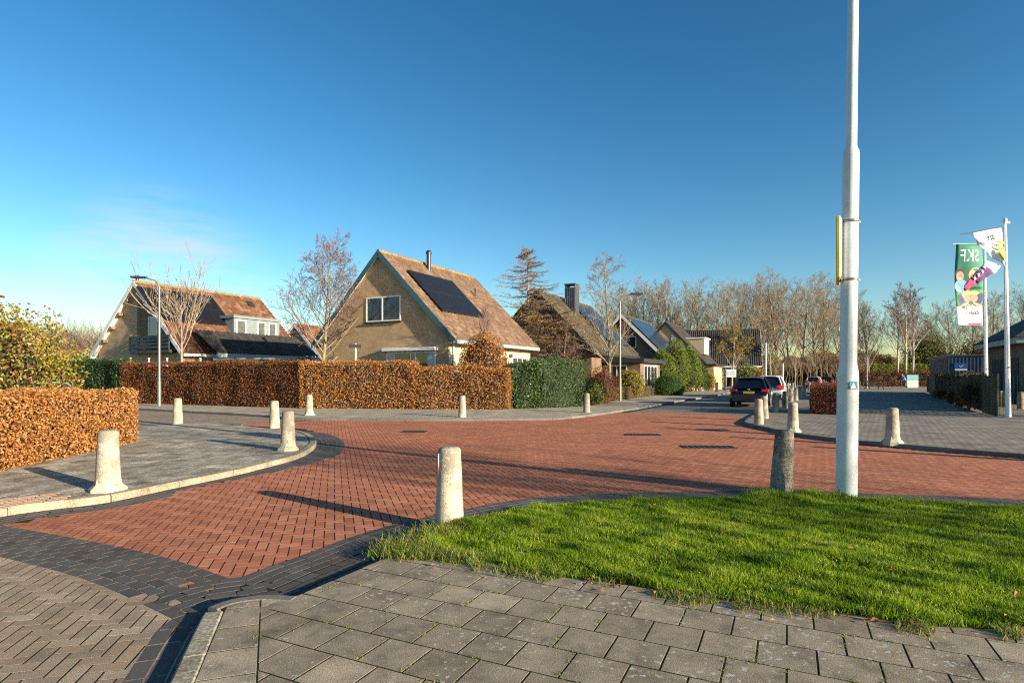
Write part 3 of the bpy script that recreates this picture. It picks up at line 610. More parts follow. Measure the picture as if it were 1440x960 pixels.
def shrub(name, label, c, rad, mat, core, n, size, cat='shrub', group=None, lump=.3, sc=2.0, coref=.72, twigs=None, hollow=.7, cone=False, spread=.9, parent=None):
    c = Vector(c); t = parent or thing(name, label, cat, (c.x, c.y, c.z), rnd.uniform(0, 6), group)
    d, P = blob_pts(n, rad, hollow); P *= (1 + lumps(d * 2, sc, lump, c.x))[:, None]
    if cone: k = 1 - .62 * np.clip((P[:, 2] / rad[2] + 1) / 2, 0, 1) ** 1.3; P[:, :2] *= k[:, None] * 1.25
    P[:, 2] += rad[2]; P[:, 2] = np.maximum(P[:, 2], .03)
    v, f = leaves(P, d, size, spread)
    parts = [(v, f, 0)]
    if coref:
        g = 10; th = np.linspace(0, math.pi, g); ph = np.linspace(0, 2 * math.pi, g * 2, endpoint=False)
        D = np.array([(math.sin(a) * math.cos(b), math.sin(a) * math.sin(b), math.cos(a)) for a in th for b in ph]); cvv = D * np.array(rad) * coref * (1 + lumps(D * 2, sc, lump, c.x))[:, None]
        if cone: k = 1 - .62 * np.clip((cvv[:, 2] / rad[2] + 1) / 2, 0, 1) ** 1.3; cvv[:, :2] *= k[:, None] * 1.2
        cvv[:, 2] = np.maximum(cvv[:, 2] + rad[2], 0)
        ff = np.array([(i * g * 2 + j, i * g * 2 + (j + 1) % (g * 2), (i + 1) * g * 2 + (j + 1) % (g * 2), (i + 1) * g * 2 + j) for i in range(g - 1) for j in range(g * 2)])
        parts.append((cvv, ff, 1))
    cat_mesh(parts, 'foliage', [mat, core], t)
    mb = MB()
    for k in range(5): mb.tube((rnd.uniform(-.1, .1) * rad[0], rnd.uniform(-.1, .1) * rad[1], -.05), (rnd.uniform(-.4, .4) * rad[0], rnd.uniform(-.4, .4) * rad[1], rad[2] * .9), .03, .012, 5)
    mb.build('stem', m_twigb, t)
    return t

# ------------------------------------------------------------------ bare trees
def tubes(segs, sides):
    """segs: (p0,p1,r0,r1) -> vertices and quads"""
    A = np.array([s[0] for s in segs]); B = np.array([s[1] for s in segs]); r0 = np.array([s[2] for s in segs]); r1 = np.array([s[3] for s in segs])
    d = B - A; d /= np.linalg.norm(d, axis=1)[:, None] + 1e-9
    up = np.where(np.abs(d[:, 2:3]) > .9, np.array([[1., 0, 0]]), np.array([[0, 0, 1.]])); x = np.cross(d, up); x /= np.linalg.norm(x, axis=1)[:, None]; y = np.cross(d, x)
    n = len(segs); V = np.zeros((n, 2 * sides, 3))
    for k in range(sides):
        t = 2 * math.pi * k / sides; o = x * math.cos(t) + y * math.sin(t); V[:, k] = A + o * r0[:, None]; V[:, sides + k] = B + o * r1[:, None]
    base = np.array([(k, (k + 1) % sides, sides + (k + 1) % sides, sides + k) for k in range(sides)])
    return V.reshape(-1, 3), (np.arange(n)[:, None, None] * 2 * sides + base[None]).reshape(-1, 4)
def bare_tree(name, label, loc, H, r, seed, fork=.3, nb=12, ang=(25, 55), up=.12, lens=.5, lv=4, kids=(7, 5, 3), bark=None, twig=None, wob=.1, tr=.006, cat='tree', group=None, leader=True, leafset=None, droop=0):
    rn = random.Random(seed); S_ = {0: [], 1: []}
    def branch(p, d, L, r0, level):
        n = max(2, int(L / (.5 if level < 2 else .3))) if level < 4 else 2
        n = min(n, 9 if level < 2 else (5 if level == 2 else 3)); pts = [p]; q = p.copy(); dd = d.copy(); r1 = max(tr, r0 * (.35 if level else .25))
        for i in range(n):
            wb_ = wob if level else wob * .25; dd = (dd + Vector((rn.gauss(0, wb_), rn.gauss(0, wb_), rn.gauss(0, wb_) + (up if level else 0) - (droop if level >= 3 else 0)))).normalized(); q = q + dd * (L / n); pts.append(q.copy())
            ra = r0 + (r1 - r0) * i / n; rb = r0 + (r1 - r0) * (i + 1) / n
            S_[0 if level < 2 else 1].append((tuple(pts[-2]), tuple(q), max(ra, tr), max(rb, tr)))
        if level >= lv: ends.append((tuple(q), tuple(dd))); return
        k = nb if level == 0 else kids[min(level - 1, len(kids) - 1)]
        for j in range(k):
            t0 = fork if level == 0 else .22
            t = t0 + (1 - t0) * ((j + rn.random()) / k); t = min(t, .985); i = min(int(t * n), n - 1); f = t * n - i; bp = pts[i].lerp(pts[i + 1], f); ax = (pts[i + 1] - pts[i]).normalized()
            a = R(rn.uniform(*ang)) * (1 if level == 0 else .95); ph = (j * 2.4 + rn.random() * .8) if level == 0 else rn.random() * 6.28
            s = ax.orthogonal().normalized(); s.rotate(Matrix.Rotation(ph, 3, ax)); nd = (ax * math.cos(a) + s * math.sin(a)).normalized()
            ll = (L * lens * (1.15 - .75 * (t - t0) / (1 - t0)) if level == 0 else L * rn.uniform(.4, .62) * (1.1 - .5 * t)) * rn.uniform(.8, 1.15)
            rr = max(tr, (r0 + (r1 - r0) * t) * (.42 if level == 0 else .6))
            branch(bp, nd, max(ll, .15), rr, level + 1)
    ends = []
    branch(Vector((0, 0, -.1)), Vector((rn.gauss(0, .02), rn.gauss(0, .02), 1)), H * (1 if leader else .8) + .1, r, 0)
    t = thing(name, label, cat, loc, 0, group)
    v, f = tubes(S_[0], 7); np_mesh('trunk', v, f, bark or m_bark, t, smooth=True)
    v, f = tubes(S_[1], 3); np_mesh('crown', v, f, twig or m_twig, t)
    if leafset:
        mat, frac, size = leafset; E_ = [e for e in ends if rn.random() < frac]
        P = np.array([e[0] for e in E_]) + rg.normal(0, .06, (len(E_), 3)); v, f = leaves(P, np.tile((0, 0, -.3), (len(P), 1)), size, 1); np_mesh('foliage', v, f, mat, t)
    return t

# ------------------------------------------------------------------ houses
def roof_tiles(mb, half, y0, y1, x0, x1, zr, sl, rowl=.34, colw=.3, mi=0, thick=.05):
    """pantiles on one slope; x runs from the ridge (x0) to the eave (x1), half=+1/-1"""
    cs = math.sqrt(1 + sl * sl); nr = max(1, round((x1 - x0) * cs / rowl)); nc = max(1, round((y1 - y0) / colw)); dxr = (x1 - x0) / nr; dy = (y1 - y0) / nc
    nx, nz_ = sl / cs, 1 / cs
    for i in range(nr):
        for j in range(nc):
            vs = []; jz = rnd.uniform(-.004, .006)
            for a, lift in ((i * dxr, .012), ((i + 1.08) * dxr, .05), ((i + 1.08) * dxr, .0)):
                for k in range(5):
                    wv = .03 * math.cos(k / 4 * 2 * math.pi) if lift else 0
                    x = x0 + a; z = zr - sl * x; o = lift + wv + jz
                    vs.append((half * (x + nx * o), y0 + (j + k / 4) * dy - (.0 if half > 0 else 0), z + nz_ * o))
            fs = [(r_ * 5 + k, r_ * 5 + k + 1, (r_ + 1) * 5 + k + 1, (r_ + 1) * 5 + k) for r_ in (0, 1) for k in range(4)]
            if half > 0: fs = [f[::-1] for f in fs]
            mb.add(vs, fs, mi, False)
def window(parent, cx, cz, w_, h_, face, pos, frame=m_white, panes=1, fw=.07, sill=True, glass=None, name='window', split=None, curtain=False):
    """face 'y' : plane y=pos facing -y ; face 'x': plane x=pos facing +x. cx along the wall"""
    fr = MB(); gl = MB()
    def bx(mb, a0, a1, z0, z1, d0, d1):
        if face == 'y': mb.bb(a0, a1, pos - d1, pos - d0, z0, z1)
        else: mb.bb(pos + d0, pos + d1, a0, a1, z0, z1)
    a0, a1, z0, z1 = cx - w_ / 2, cx + w_ / 2, cz - h_ / 2, cz + h_ / 2
    bx(fr, a0, a1, z1 - fw, z1, -.04, .03); bx(fr, a0, a1, z0, z0 + fw, -.04, .03); bx(fr, a0, a0 + fw, z0 + fw, z1 - fw, -.04, .03); bx(fr, a1 - fw, a1, z0 + fw, z1 - fw, -.04, .03)
    for k in range(1, panes): x = a0 + w_ * (split if split else k / panes); bx(fr, x - fw / 2, x + fw / 2, z0 + fw, z1 - fw, -.04, .03)
    f = fr.build(name, frame, parent); bx(gl, a0 + fw, a1 - fw, z0 + fw, z1 - fw, -.02, .004); gl.build('pane', glass or m_glass, f)
    if curtain:
        for c0, c1 in ((a0 + fw, a0 + fw + w_ * .16), (a1 - fw - w_ * .14, a1 - fw)): cu = MB(); bx(cu, c0, c1, z0 + fw, z1 - fw, .0042, .0062); cu.build('curtain', m_curtain, f)
    if sill: s = MB(); bx(s, a0 - .06, a1 + .06, z0 - .07, z0, -.02, .1); s.build('sill', m_black if frame is not m_black else m_white, f)
    return f
def house(name, label, loc, hw=4.55, ridge=8.0, eave=3.45, L=9.0, wall=m_brick1, tile=m_tile, over=.5, verge=m_teal, soffit=m_white, fascia=m_fascia, wallside=None, rz=-BETA, cat='house', tiles=True, ridgem=None, colw=.3):
    t = thing(name, label, cat, loc, rz); sl = (ridge - eave) / hw; wi = hw - .3; we = ridge - sl * wi
    mb = MB(); mb.prism([(-wi, -.2), (wi, -.2), (wi, we - .16), (0, ridge - .16), (-wi, we - .16)], 0, L)
    if wallside:
        for i, f in enumerate(mb.f):
            xs = [mb.v[k][0] for k in f]
            if min(xs) > wi - .01 or max(xs) < -wi + .01: mb.m[i] = 1
    mb.build('wall', [wall, wallside or wall], t)
    rf = MB()
    for h in (1, -1):
        roof_tiles(rf, h, -over, L + over, .04, hw + .15, ridge, sl, mi=0, colw=colw)
    # deck under the tiles (soffit)
    cs = math.sqrt(1 + sl * sl)
    for h in (1, -1):
        a, b = Vector((0, 0, ridge - .02)), Vector((h * (hw + .1), 0, ridge - sl * (hw + .1) - .02)); nn = Vector((h * sl / cs, 0, 1 / cs)) * -.08
        q = [a, b, b + nn, a + Vector((0, 0, -.1))]; vs = [p + Vector((0, y, 0)) for y in (-over + .03, L + over - .03) for p in q]
        fs = [(0, 1, 2, 3), (7, 6, 5, 4), (0, 4, 5, 1), (1, 5, 6, 2), (2, 6, 7, 3), (3, 7, 4, 0)]
        rf.add(vs, fs if h > 0 else [f[::-1] for f in fs], 1)
    r_ = rf.build('roof', [tile, soffit], t)
    rd = MB(); n = int((L + 2 * over) / .35)
    for k in range(n):
        y = -over + k * .35; rd.tube((0, y, ridge - .02), (0, y + .37, ridge - .015), .115, .125, 8)
    rd.build('ridge', ridgem or tile, r_)
    for y in (-over, L + over):
        vb = MB()
        for h in (1, -1):
            a, b = Vector((0, y, ridge - .1)), Vector((h * (hw + .12), y, ridge - sl * (hw + .12) - .1))
            vb.bar(a + Vector((h * .0, 0, 0)), b, .04, .26)
        vb.build('bargeboard', verge, t)
    for h in (1, -1):
        g = MB(); x = h * (hw + .16); z = ridge - sl * (hw + .16)
        g.bb(min(x, x + h * .14), max(x, x + h * .14), -over + .05, L + over - .05, z - .2, z - .02); g.build('gutter', fascia, t)
    t['sl'] = sl
    return t, sl
def panels(parent, y0, x0, nrow, ncol, ridge, sl, ph=1.05, pw=1.6, mat=m_pv, frame=m_black, lift=.14):
    cs = math.sqrt(1 + sl * sl); d = Vector((1 / cs, 0, -sl / cs)); n = Vector((sl / cs, 0, 1 / cs)); a = Vector((x0, y0, ridge - sl * x0))
    M = Matrix((d, Vector((0, 1, 0)), n)).transposed()
    for i in range(nrow):
        for j in range(ncol):
            c = a + d * (pw * (i + .5)) + Vector((0, ph * (j + .5), 0)) + n * lift; mb = MB(); mb.box(c, (pw - .02, ph - .02, .04), 0, M); mb.box(c + n * .0215, (pw - .07, ph - .07, .004), 1, M)
            mb.build('solar_panel', [frame, mat], parent)

# house 1, centre
P1 = at(535, 30.2); h1, sl = house('brick_house', 'yellow brick gabled house with black solar panels behind the beech hedge', (P1.x, P1.y, 0), wallside=m_render, ridgem=m_ridge, over=.2)
window(h1, .18, 5.0, 2.3, 1.3, 'y', 0, panes=2, split=.48)
window(h1, 1.97, 1.75, 3.1, 2.0, 'y', 0, panes=2, split=.6, sill=False, curtain=True)
mb = MB(); mb.bb(.3, 3.65, -.28, -.031, 2.78, 2.95, 0, .02); mb.build('awning', m_white, h1)
window(h1, 7.55, 1.7, 1.9, 1.9, 'x', 4.25, panes=3, sill=False); window(h1, 5.6, 1.5, .85, 2.3, 'x', 4.25, sill=False, name='door')
mb = MB(); mb.tube((4.32, .35, 0), (4.32, .35, 3.4), .045, .045, 8); mb.build('downpipe', m_white, h1)
panels(h1, .8, 1.0, 2, 4, 8.0, sl)
mb = MB(); mb.tube((.45, 3.6, 7.3), (.45, 3.6, 8.55), .13, .13, 14); mb.tube((.45, 3.6, 8.5), (.45, 3.6, 8.58), .17, .17, 14); mb.tube((.45, 3.6, 8.62), (.45, 3.6, 8.7), .16, .1, 14); mb.build('flue', m_dkmetal, h1)
mb = MB(); mb.tube((1.75, 6.6, 6.1), (1.75, 6.6, 6.75), .06, .06, 10); mb.tube((1.75, 6.6, 6.75), (1.75, 6.6, 6.82), .09, .08, 10); mb.build('vent_pipe', m_dkmetal, h1)
mb = MB(); mb.box((4.31, 6.35, 2.7), (.12, .25, .18), 0, None, .02); mb.build('wall_lamp', m_dkmetal, h1)

# house 2, left
P2 = at(195, 40.0); h2, sl = house('brick_house', 'sandy brick house with red tiled roof, grey dormer and dark balcony at the left', (P2.x, P2.y, 0), 5.3, 8.0, 3.15, 9.4, m_brick2, m_tile2, .38, m_white, m_white, m_white, ridgem=m_ridge)
# flat dark brick panel standing for the shaded loggia, with a glazed door and balcony
mb = MB(); mb.prism([(-.15, 3.3), (4.2, 3.3), (.45, 7.2), (-.15, 7.2)], -.012, -.002); mb.build('loggia_shade_panel', m_brick3, h2)
mb = MB(); mb.bb(-1.2, .9, -.06, -.013, 6.75, 7.0); mb.build('beam', m_dormer, h2)
window(h2, 1.9, 4.5, 1.45, 2.1, 'y', -.013, panes=2, split=.7, sill=False, name='door')
mb = MB(); mb.bb(-.2, 4.3, -.5, -.02, 3.05, 3.25); b_ = mb.build('balcony', m_balc, h2); mb = MB()
for z in (3.35, 3.58, 3.81, 4.04): mb.bb(-.2, 4.3, -.55, -.51, z, z + .17); mb.bb(-.24, -.2, -.51, -.03, z, z + .17)
for x in (-.17, .9, 2.0, 3.1, 4.2): mb.bb(x - .04, x + .04, -.508, -.43, 3.252, 4.2)
mb.build('railing', m_balc, b_)
for x in (-.9, -1.9, -2.9, -3.9): mb = MB(); mb.bb(x - .11, x + .11, -.34, -.003, 8 - sl * abs(x) - .5, 8 - sl * abs(x) - .3); mb.build('purlin_end', m_wood, h2)
panels(h2, -.55, .55, 2, 5, 8.0, sl, 1.1, 1.75)
mb = MB(); mb.bb(3.0, 4.0, 4.4, 8.4, 4.3, 5.75); mb.bb(1.2, 4.12, 4.3, 8.5, 5.75, 5.95); dm = mb.build('dormer', m_dormer, h2)
for cy, w_ in ((5.0, .85), (6.75, .75), (7.75, .75)):
    window(dm, cy, 5.08, w_, 1.15, 'x', 4.001, sill=False, glass=plain('blind', (.1, .11, .09), .2, 0, .3, 3, spec=.6), fw=.09)
mb = MB(); roof_tiles(mb, 1, 1.0, 9.6, 4.35, 6.9, 7.35, .62, mi=0); rr = mb.build('lower_roof', m_tiled, h2)
mb = MB(); mb.bb(6.9, 7.02, 1.0, 9.6, 2.75, 3.02); mb.build('lower_fascia', m_fascia, h2)
mb = MB(); mb.bb(5.06, 6.6, 1.2, 9.4, -.1, 2.8); mb.build('annex_wall', m_brick3, h2)
for y_, x_ in ((4.2, 1.1), (8.2, .8)):
    mb = MB(); c = Vector((x_, y_, 8 - sl * x_)); n_ = Vector((sl, 0, 1)).normalized(); mb.box(c + n_ * .12, (.6, .5, .1), 0, Matrix((Vector((1, 0, -sl)).normalized(), Vector((0, 1, 0)), n_)).transposed(), .02); mb.build('skylight', m_dkmetal, h2)
mb = MB(); mb.tube((0, -.1, 7.9), (0, -.1, 8.45), .1, .1, 10); mb.box((0, -.1, 8.42), (.2, .2, .08), 0, None, .03); mb.build('chimney_cap', m_dkmetal, h2)

# house 3
P3 = at(757, 44.4); h3, sl = house('brick_house', 'brown brick house with mossy roof and tall grey clad chimney behind the larch', (P3.x, P3.y, 0), 4.6, 8.0, 3.4, 11, m_brick3, m_tilem, .5, m_black, m_wood, m_black)
mb = MB(); mb.bb(.55, 1.45, 3.9, 4.8, 6.0, 8.75); 
for k in range(5): mb.bb(.55 + .2 * k, .59 + .2 * k, 3.87, 3.8995, 6, 8.75); mb.bb(1.4505, 1.48, 3.9 + .2 * k, 3.94 + .2 * k, 6, 8.75)
mb.bb(.55, .65, 3.9, 4.8, 8.75, 9.0); mb.bb(1.35, 1.45, 3.9, 4.8, 8.75, 9.0); mb.bb(.5, 1.5, 3.85, 4.85, 9.0, 9.08); mb.build('chimney', m_chim, h3)
panels(h3, 5.4, .5, 3, 5, 8.0, sl, 1.05, 1.6, m_pvb)
window(h3, 0, 5.2, 2.0, 1.2, 'y', 0, panes=2); window(h3, -1.8, 1.6, 2.0, 1.6, 'y', 0, panes=2)
mb = MB(); mb.bb(4.301, 7.2, 2.5, 8.5, -.1, 2.55); an = mb.build('annex', m_brick3, h3); mb = MB(); mb.bb(4.302, 7.6, 2.1, 8.9, 2.552, 2.85); mb.build('annex_roof', m_dkmetal, an)
window(an, 5.4, 1.4, 1.6, 1.9, 'y', 2.5, panes=2, sill=False); window(an, 5.5, 1.4, 4.0, 1.9, 'x', 7.2, panes=4, sill=False)
mb = MB(); mb.bb(4.5, 4.55, 2.36, 2.47, .2, 2.5); mb.build('door', plain('red_door', (.35, .05, .04), .5), an)
# house 4
P4 = at(875, 61.4); h4, sl = house('brick_house', 'brick house whose roof slope is covered in blue solar panels', (P4.x, P4.y, 0), 4.6, 8.0, 3.4, 10, m_brick3, m_tilem, .5, m_white, m_wood, m_white)
panels(h4, .2, .3, 3, 9, 8.0, sl, 1.05, 1.65, m_pvb); window(h4, .5, 5.1, 2, 1.2, 'y', 0, panes=2); window(h4, 1.5, 1.6, 2.4, 1.4, 'y', 0, panes=2)
mb = MB(); mb.bb(4.302, 7.0, 1, 8, -.1, 2.6); mb.build('annex', m_brick2, h4)
# house 5
P5 = at(936, 69.3); h5, sl = house('gabled_house', 'dark roofed house with white boarded gable and white dormer down the street', (P5.x, P5.y, 0), 4.6, 8.0, 3.0, 9, m_brick2, m_tiled, .12, m_black, m_black, m_black)
mb = MB(); mb.prism([(.7, 4.6), (2.6, 4.6), (.7, 6.55)], -.05, -.002); mb.bb(.7, 3.1, -.05, -.002, 2.6, 4.598); mb.build('white_gable', m_white, h5)
window(h5, 1.75, 3.9, 1.9, 1.5, 'y', -.05, panes=2, sill=False); window(h5, 1.75, 1.4, 2.4, 1.8, 'y', 0, panes=2)
mb = MB(); mb.bb(1.6, 3.9, 3.2, 6.6, 4.2, 6.1); dm = mb.build('dormer', m_render, h5); mb = MB(); mb.bb(1.3, 4.05, 3.1, 6.7, 6.102, 6.25); mb.build('dormer_roof', m_white, dm); window(dm, 4.9, 5.2, 3.0, 1.5, 'x', 3.9, panes=3, sill=False, glass=plain('pale_blind', (.7, .72, .7), .4))
mb = MB(); mb.bb(4.302, 5.4, .5, 7, -.1, 2.7); an = mb.build('annex', m_brick2, h5); mb = MB(); mb.bb(4.303, 5.7, .2, 7.3, 2.702, 2.95); mb.build('annex_roof', m_black, an)
# house 6 with its long dark roof towards us
P6 = at(985, 92); h6, sl = house('long_roof_house', 'house with long dark grey roof side and cream gable beyond the white dormer', (P6.x - 4, P6.y, 0), 5.0, 8.6, 3.2, 12, m_render, m_tiled, .4, m_white, m_white, m_white, rz=-BETA - math.pi / 2 + R(8), )
# small house in the gap left of house 1
P7 = at(418, 66); h7, sl = house('balcony_house', 'distant brown house with white balcony rail in the gap between the two big houses', (P7.x, P7.y, 0), 4.8, 7.4, 3.1, 9, m_brick3, m_tile2, .5, m_white, m_white, m_white)
mb = MB(); mb.bb(.3, 4.2, -1.3, -.02, 2.95, 3.1); b_ = mb.build('balcony', m_white, h7); mb = MB()
mb.bb(.3, 4.2, -1.34, -1.3, 3.95, 4.03)
for k in range(4): x = .34 + k * 1.27; mb.bb(x - .05, x + .05, -1.29, -1.2, 3.102, 3.95)
for k in range(3): x = .34 + k * 1.27; mb.bar((x, -1.25, 3.15), (x + 1.27, -1.25, 3.9), .04, .06); mb.bar((x, -1.24, 3.9), (x + 1.27, -1.24, 3.15), .04, .06)
mb.build('railing', m_white, b_); window(h7, 1.6, 4.2, 1.6, 2.0, 'y', 0, panes=2, sill=False)
P8 = at(40, 60); h8, sl = house('tiled_house', 'distant house with weathered reddish roof behind the yellow leaved bush', (P8.x, P8.y, 0), 4.2, 7.0, 3.0, 10, m_brick2, m_tile2, .3, m_wood, m_wood, m_wood, rz=R(82))
P9 = at(120, 85); h9, sl = house('tiled_house', 'farthest low reddish roof beneath the left wood', (P9.x, P9.y, 0), 5, 5.6, 2.8, 16, m_brick2, m_tile2, .4, m_wood, m_wood, m_wood, rz=R(80))

# ------------------------------------------------------------------ hedges and shrubs
hedge('beech_hedge', 'long copper beech hedge with shade put into its leaf colour in front of the left house', G(169, 566.2, ZL), G(421, 573.8, ZL), 1.0, 2.15, m_beechshade, m_twigd, 560, .066, group=None)
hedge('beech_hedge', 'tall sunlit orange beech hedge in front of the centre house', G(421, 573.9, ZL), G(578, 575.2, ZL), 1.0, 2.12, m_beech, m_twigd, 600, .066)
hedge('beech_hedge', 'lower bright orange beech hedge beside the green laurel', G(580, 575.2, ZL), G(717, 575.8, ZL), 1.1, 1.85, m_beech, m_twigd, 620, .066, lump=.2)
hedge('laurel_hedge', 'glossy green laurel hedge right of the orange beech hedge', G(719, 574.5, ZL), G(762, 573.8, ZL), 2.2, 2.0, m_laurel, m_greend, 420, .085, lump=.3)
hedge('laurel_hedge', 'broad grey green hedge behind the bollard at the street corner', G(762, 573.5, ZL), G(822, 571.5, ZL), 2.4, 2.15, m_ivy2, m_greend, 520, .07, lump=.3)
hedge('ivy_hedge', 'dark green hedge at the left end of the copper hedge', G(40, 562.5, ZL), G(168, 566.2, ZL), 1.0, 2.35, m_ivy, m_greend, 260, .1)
# near copper hedge on the left
e0, e1_ = G(3, 649, ZL), G(192, 620, ZL)
hedge('beech_hedge', 'near waist high orange beech hedge on the left pavement', G(-260, 720, ZL) , e1_ + Vector((0, 0, 0)), 1.5, 1.14, m_beech, m_twigd, 1900, .052, lump=.06)
# low hedge, block hedge, box ball
hedge('low_hedge', 'low brown clipped hedge along the right street lamp post', G(829, 568.3, ZL), G(917, 556.8, ZL), .9, .72, m_heath, m_twigd, 420, .06, lump=.04)
a_ = G(1141, 582, ZL); hedge('barberry_hedge', 'dark reddish brown block hedge behind the white pole', a_, a_ + GV * 1.5, 3.0, 1.12, m_russet, m_twigd, 650, .055, lump=.06)
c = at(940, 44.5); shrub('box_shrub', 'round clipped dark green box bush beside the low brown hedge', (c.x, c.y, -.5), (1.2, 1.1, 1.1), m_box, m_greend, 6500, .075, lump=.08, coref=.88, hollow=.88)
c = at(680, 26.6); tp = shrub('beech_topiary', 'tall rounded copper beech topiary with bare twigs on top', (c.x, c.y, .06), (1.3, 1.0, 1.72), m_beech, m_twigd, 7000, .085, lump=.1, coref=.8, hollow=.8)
mb_ = bare_tree('x', 'x', (0, 0, 0), 1.5, .03, 41, .02, 26, (10, 40), .05, .6, 2, (5, 3), m_twigr, m_twigr, .08, .006)
for ch in list(mb_.children):
    ch.parent = tp; ch.location = (0, 0, 2.9); ch.name = 'bare_twigs'
bpy.data.objects.remove(mb_)
c = at(12, 14.6); shrub('climber_shrub', 'big bush with yellow and green leaves at the left edge', (c.x - 1.0, c.y, .06), (2.25, 2.0, 1.72), m_vine, m_twigd, 12000, .1, lump=.3, coref=.6, hollow=.45, spread=1.3)
for (u, Y, rad, mat, core, n, sz, lab, cn) in [
    (845, 30.5, (1.0, .9, .95), m_russet, m_twigd, 3500, .07, 'russet brown shrub at the foot of the bare tree', False),
    (833, 30.0, (.9, .8, .7), m_conif, m_greend, 2500, .07, 'grey green shrub at the edge of the street corner hedge', False),
    (885, 38, (1.2, 1.0, 1.0), m_yellow, m_greend, 3000, .1, 'yellow green spotted shrub behind the low brown hedge', False),
    (905, 47, (1.2, 1.0, 1.25), m_ivy, m_greend, 3000, .1, 'dark green shrub left of the tall conifers', False),
    (932, 51, (1.6, 1.4, 2.0), m_conif, m_greend, 5000, .13, 'bushy green conifer left in the clump by the street', True),
    (950, 52, (1.5, 1.5, 2.5), m_conif, m_greend, 5500, .13, 'tallest yellow green conifer in the clump by the street', True),
    (968, 54, (1.5, 1.4, 2.2), m_conif, m_greend, 5000, .13, 'light green conifer right in the clump by the street', True),
    (983, 58, (1.0, 1.0, 1.6), m_box, m_greend, 2800, .12, 'narrow bright green conifer at the end of the clump', True),
    (996, 60, (.8, .8, .95), m_yellow, m_greend, 1500, .12, 'small yellow bush at the end of the conifer clump', False),
    (433, 38, (1.2, 1.2, 1.35), m_box, m_greend, 3000, .1, 'bright green conifer top showing above the copper hedge', True),
    (126, 60, (3.2, 2.5, 2.1), m_conif, m_greend, 4500, .2, 'yellow green bushes left of the left house', False),
    (80, 62, (3.0, 2.5, 1.9), m_brown, m_twigd, 3000, .2, 'brown bush behind the yellow leaved bush', False),
    (1048, 78, (2.0, 2.0, 1.6), m_conif, m_greend, 2200, .2, 'green shrub beside the far orange hedge', False),
    (1083, 95, (2.4, 2, 2.6), m_conif, m_greend, 2800, .22, 'dark green ivy covered bush behind the parked cars', False)]:
    p = at(u, Y); shrub('conifer' if cn else 'shrub', lab, (p.x, p.y, .03), rad, mat, core, n, sz, 'conifer' if cn else 'shrub', lump=.22, coref=.7, cone=cn, hollow=.6)
hedge('beech_hedge', 'far orange copper hedge seen over the parked black car', at(1022, 80), at(1075, 80), 1.5, 2.35, m_beech, m_twigd, 60, .2)
hedge('beech_hedge', 'dark copper hedge across the end of the forecourt', at(1215, 82), at(1312, 80), 1.2, 2.3, m_beechshade, m_twigd, 70, .18)
hedge('laurel_hedge', 'bright green hedge behind the far copper hedge', at(1228, 92), at(1306, 92), 2, 3.4, m_conif, m_greend, 50, .25)
c = at(1068, 46); shrub('beech_topiary', 'small orange cone shaped beech just over the parked car roofs', (c.x, c.y, 0), (.55, .5, 1.05), m_beech, m_twigd, 900, .1, cone=True)

# ------------------------------------------------------------------ trees
tree_l = bare_tree('bare_tree', 'pale barked bare tree with upright fan of branches before the left house', at(258, 34.2), 4.3, .13, 12, .62, 15, (14, 48), .1, .95, 3, (6, 4), m_bark, m_bark, .05, .011)
bare_tree('birch_tree', 'bare birch with fine reddish twigs between the two big houses', at(448, 30.6), 7.7, .12, 22, .26, 32, (32, 62), .1, .4, 4, (8, 5, 3), m_barkg, m_twigr, .09, .0065, leafset=(m_fallen, .025, .06))
bare_tree('bare_tree', 'slender bare garden tree beside the right street lamp', at(858, 35.6), 8.4, .12, 31, .2, 26, (28, 58), .09, .3, 4, (7, 5, 3), m_barkg, m_twig, .1, .0055)
def larch(label, loc, H):
    rn = random.Random(5); S0, S1 = [], []
    S0.append(((0, 0, -.1), (.02, 0, H * .5), .17, .1)); S0.append(((.02, 0, H * .5), (0, .02, H), .1, .015)); P = []
    for k in range(130):
        z = H * (.14 + .84 * (k / 130)); L = 5.6 * (1 - (z / H) ** 1.7) * rn.uniform(.65, 1.1) + .2; a = rn.random() * 6.28; d = Vector((math.cos(a), math.sin(a), .12)); p = Vector((0, 0, z)); n = 6
        for i in range(n):
            dd = Vector((d.x, d.y, -.1 + .55 * (i / n) ** 1.5 + rn.gauss(0, .08))).normalized(); q = p + dd * (L / n); rr = .034 * (1 - i / n) + .008; S1.append((tuple(p), tuple(q), rr, rr * .85))
            for s in range(8):
                b = p.lerp(q, rn.random()); sd = Vector((d.x * .5 + rn.gauss(0, .6), d.y * .5 + rn.gauss(0, .6), rn.gauss(-.15, .3))).normalized(); e = b + sd * rn.uniform(.15, .5) * (1.2 - i / n * .5); S1.append((tuple(b), tuple(e), .009, .006))
                if z < H * .56 and rn.random() < .8:
                    for g in range(4): P.append(tuple(b.lerp(e, rn.random())))
            p = q
    t = thing('larch_tree', label, 'tree', loc); v, f = tubes(S0, 8); np_mesh('trunk', v, f, m_barkg, t, smooth=True); v, f = tubes(S1, 3); np_mesh('crown', v, f, m_twigb, t)
    P = np.array(P) + rg.normal(0, .06, (len(P), 3)); v, f = leaves(P, np.tile((0, 0, .5), (len(P), 1)), .13, 1, .4); np_mesh('foliage', v, f, m_larch, t)
    return t
larch('tall half bare larch with orange brown lower needles right of the centre house', at(742, 41.5), 10.9)
c = at(790, 38.5); bare_tree('bare_tree', 'small reddish brown bare tree before the mossy roof', (c.x, c.y, 0), 4.6, .09, 77, .15, 16, (25, 60), .06, .4, 4, (6, 4, 3), m_twigb, m_twigr, .12, .005)
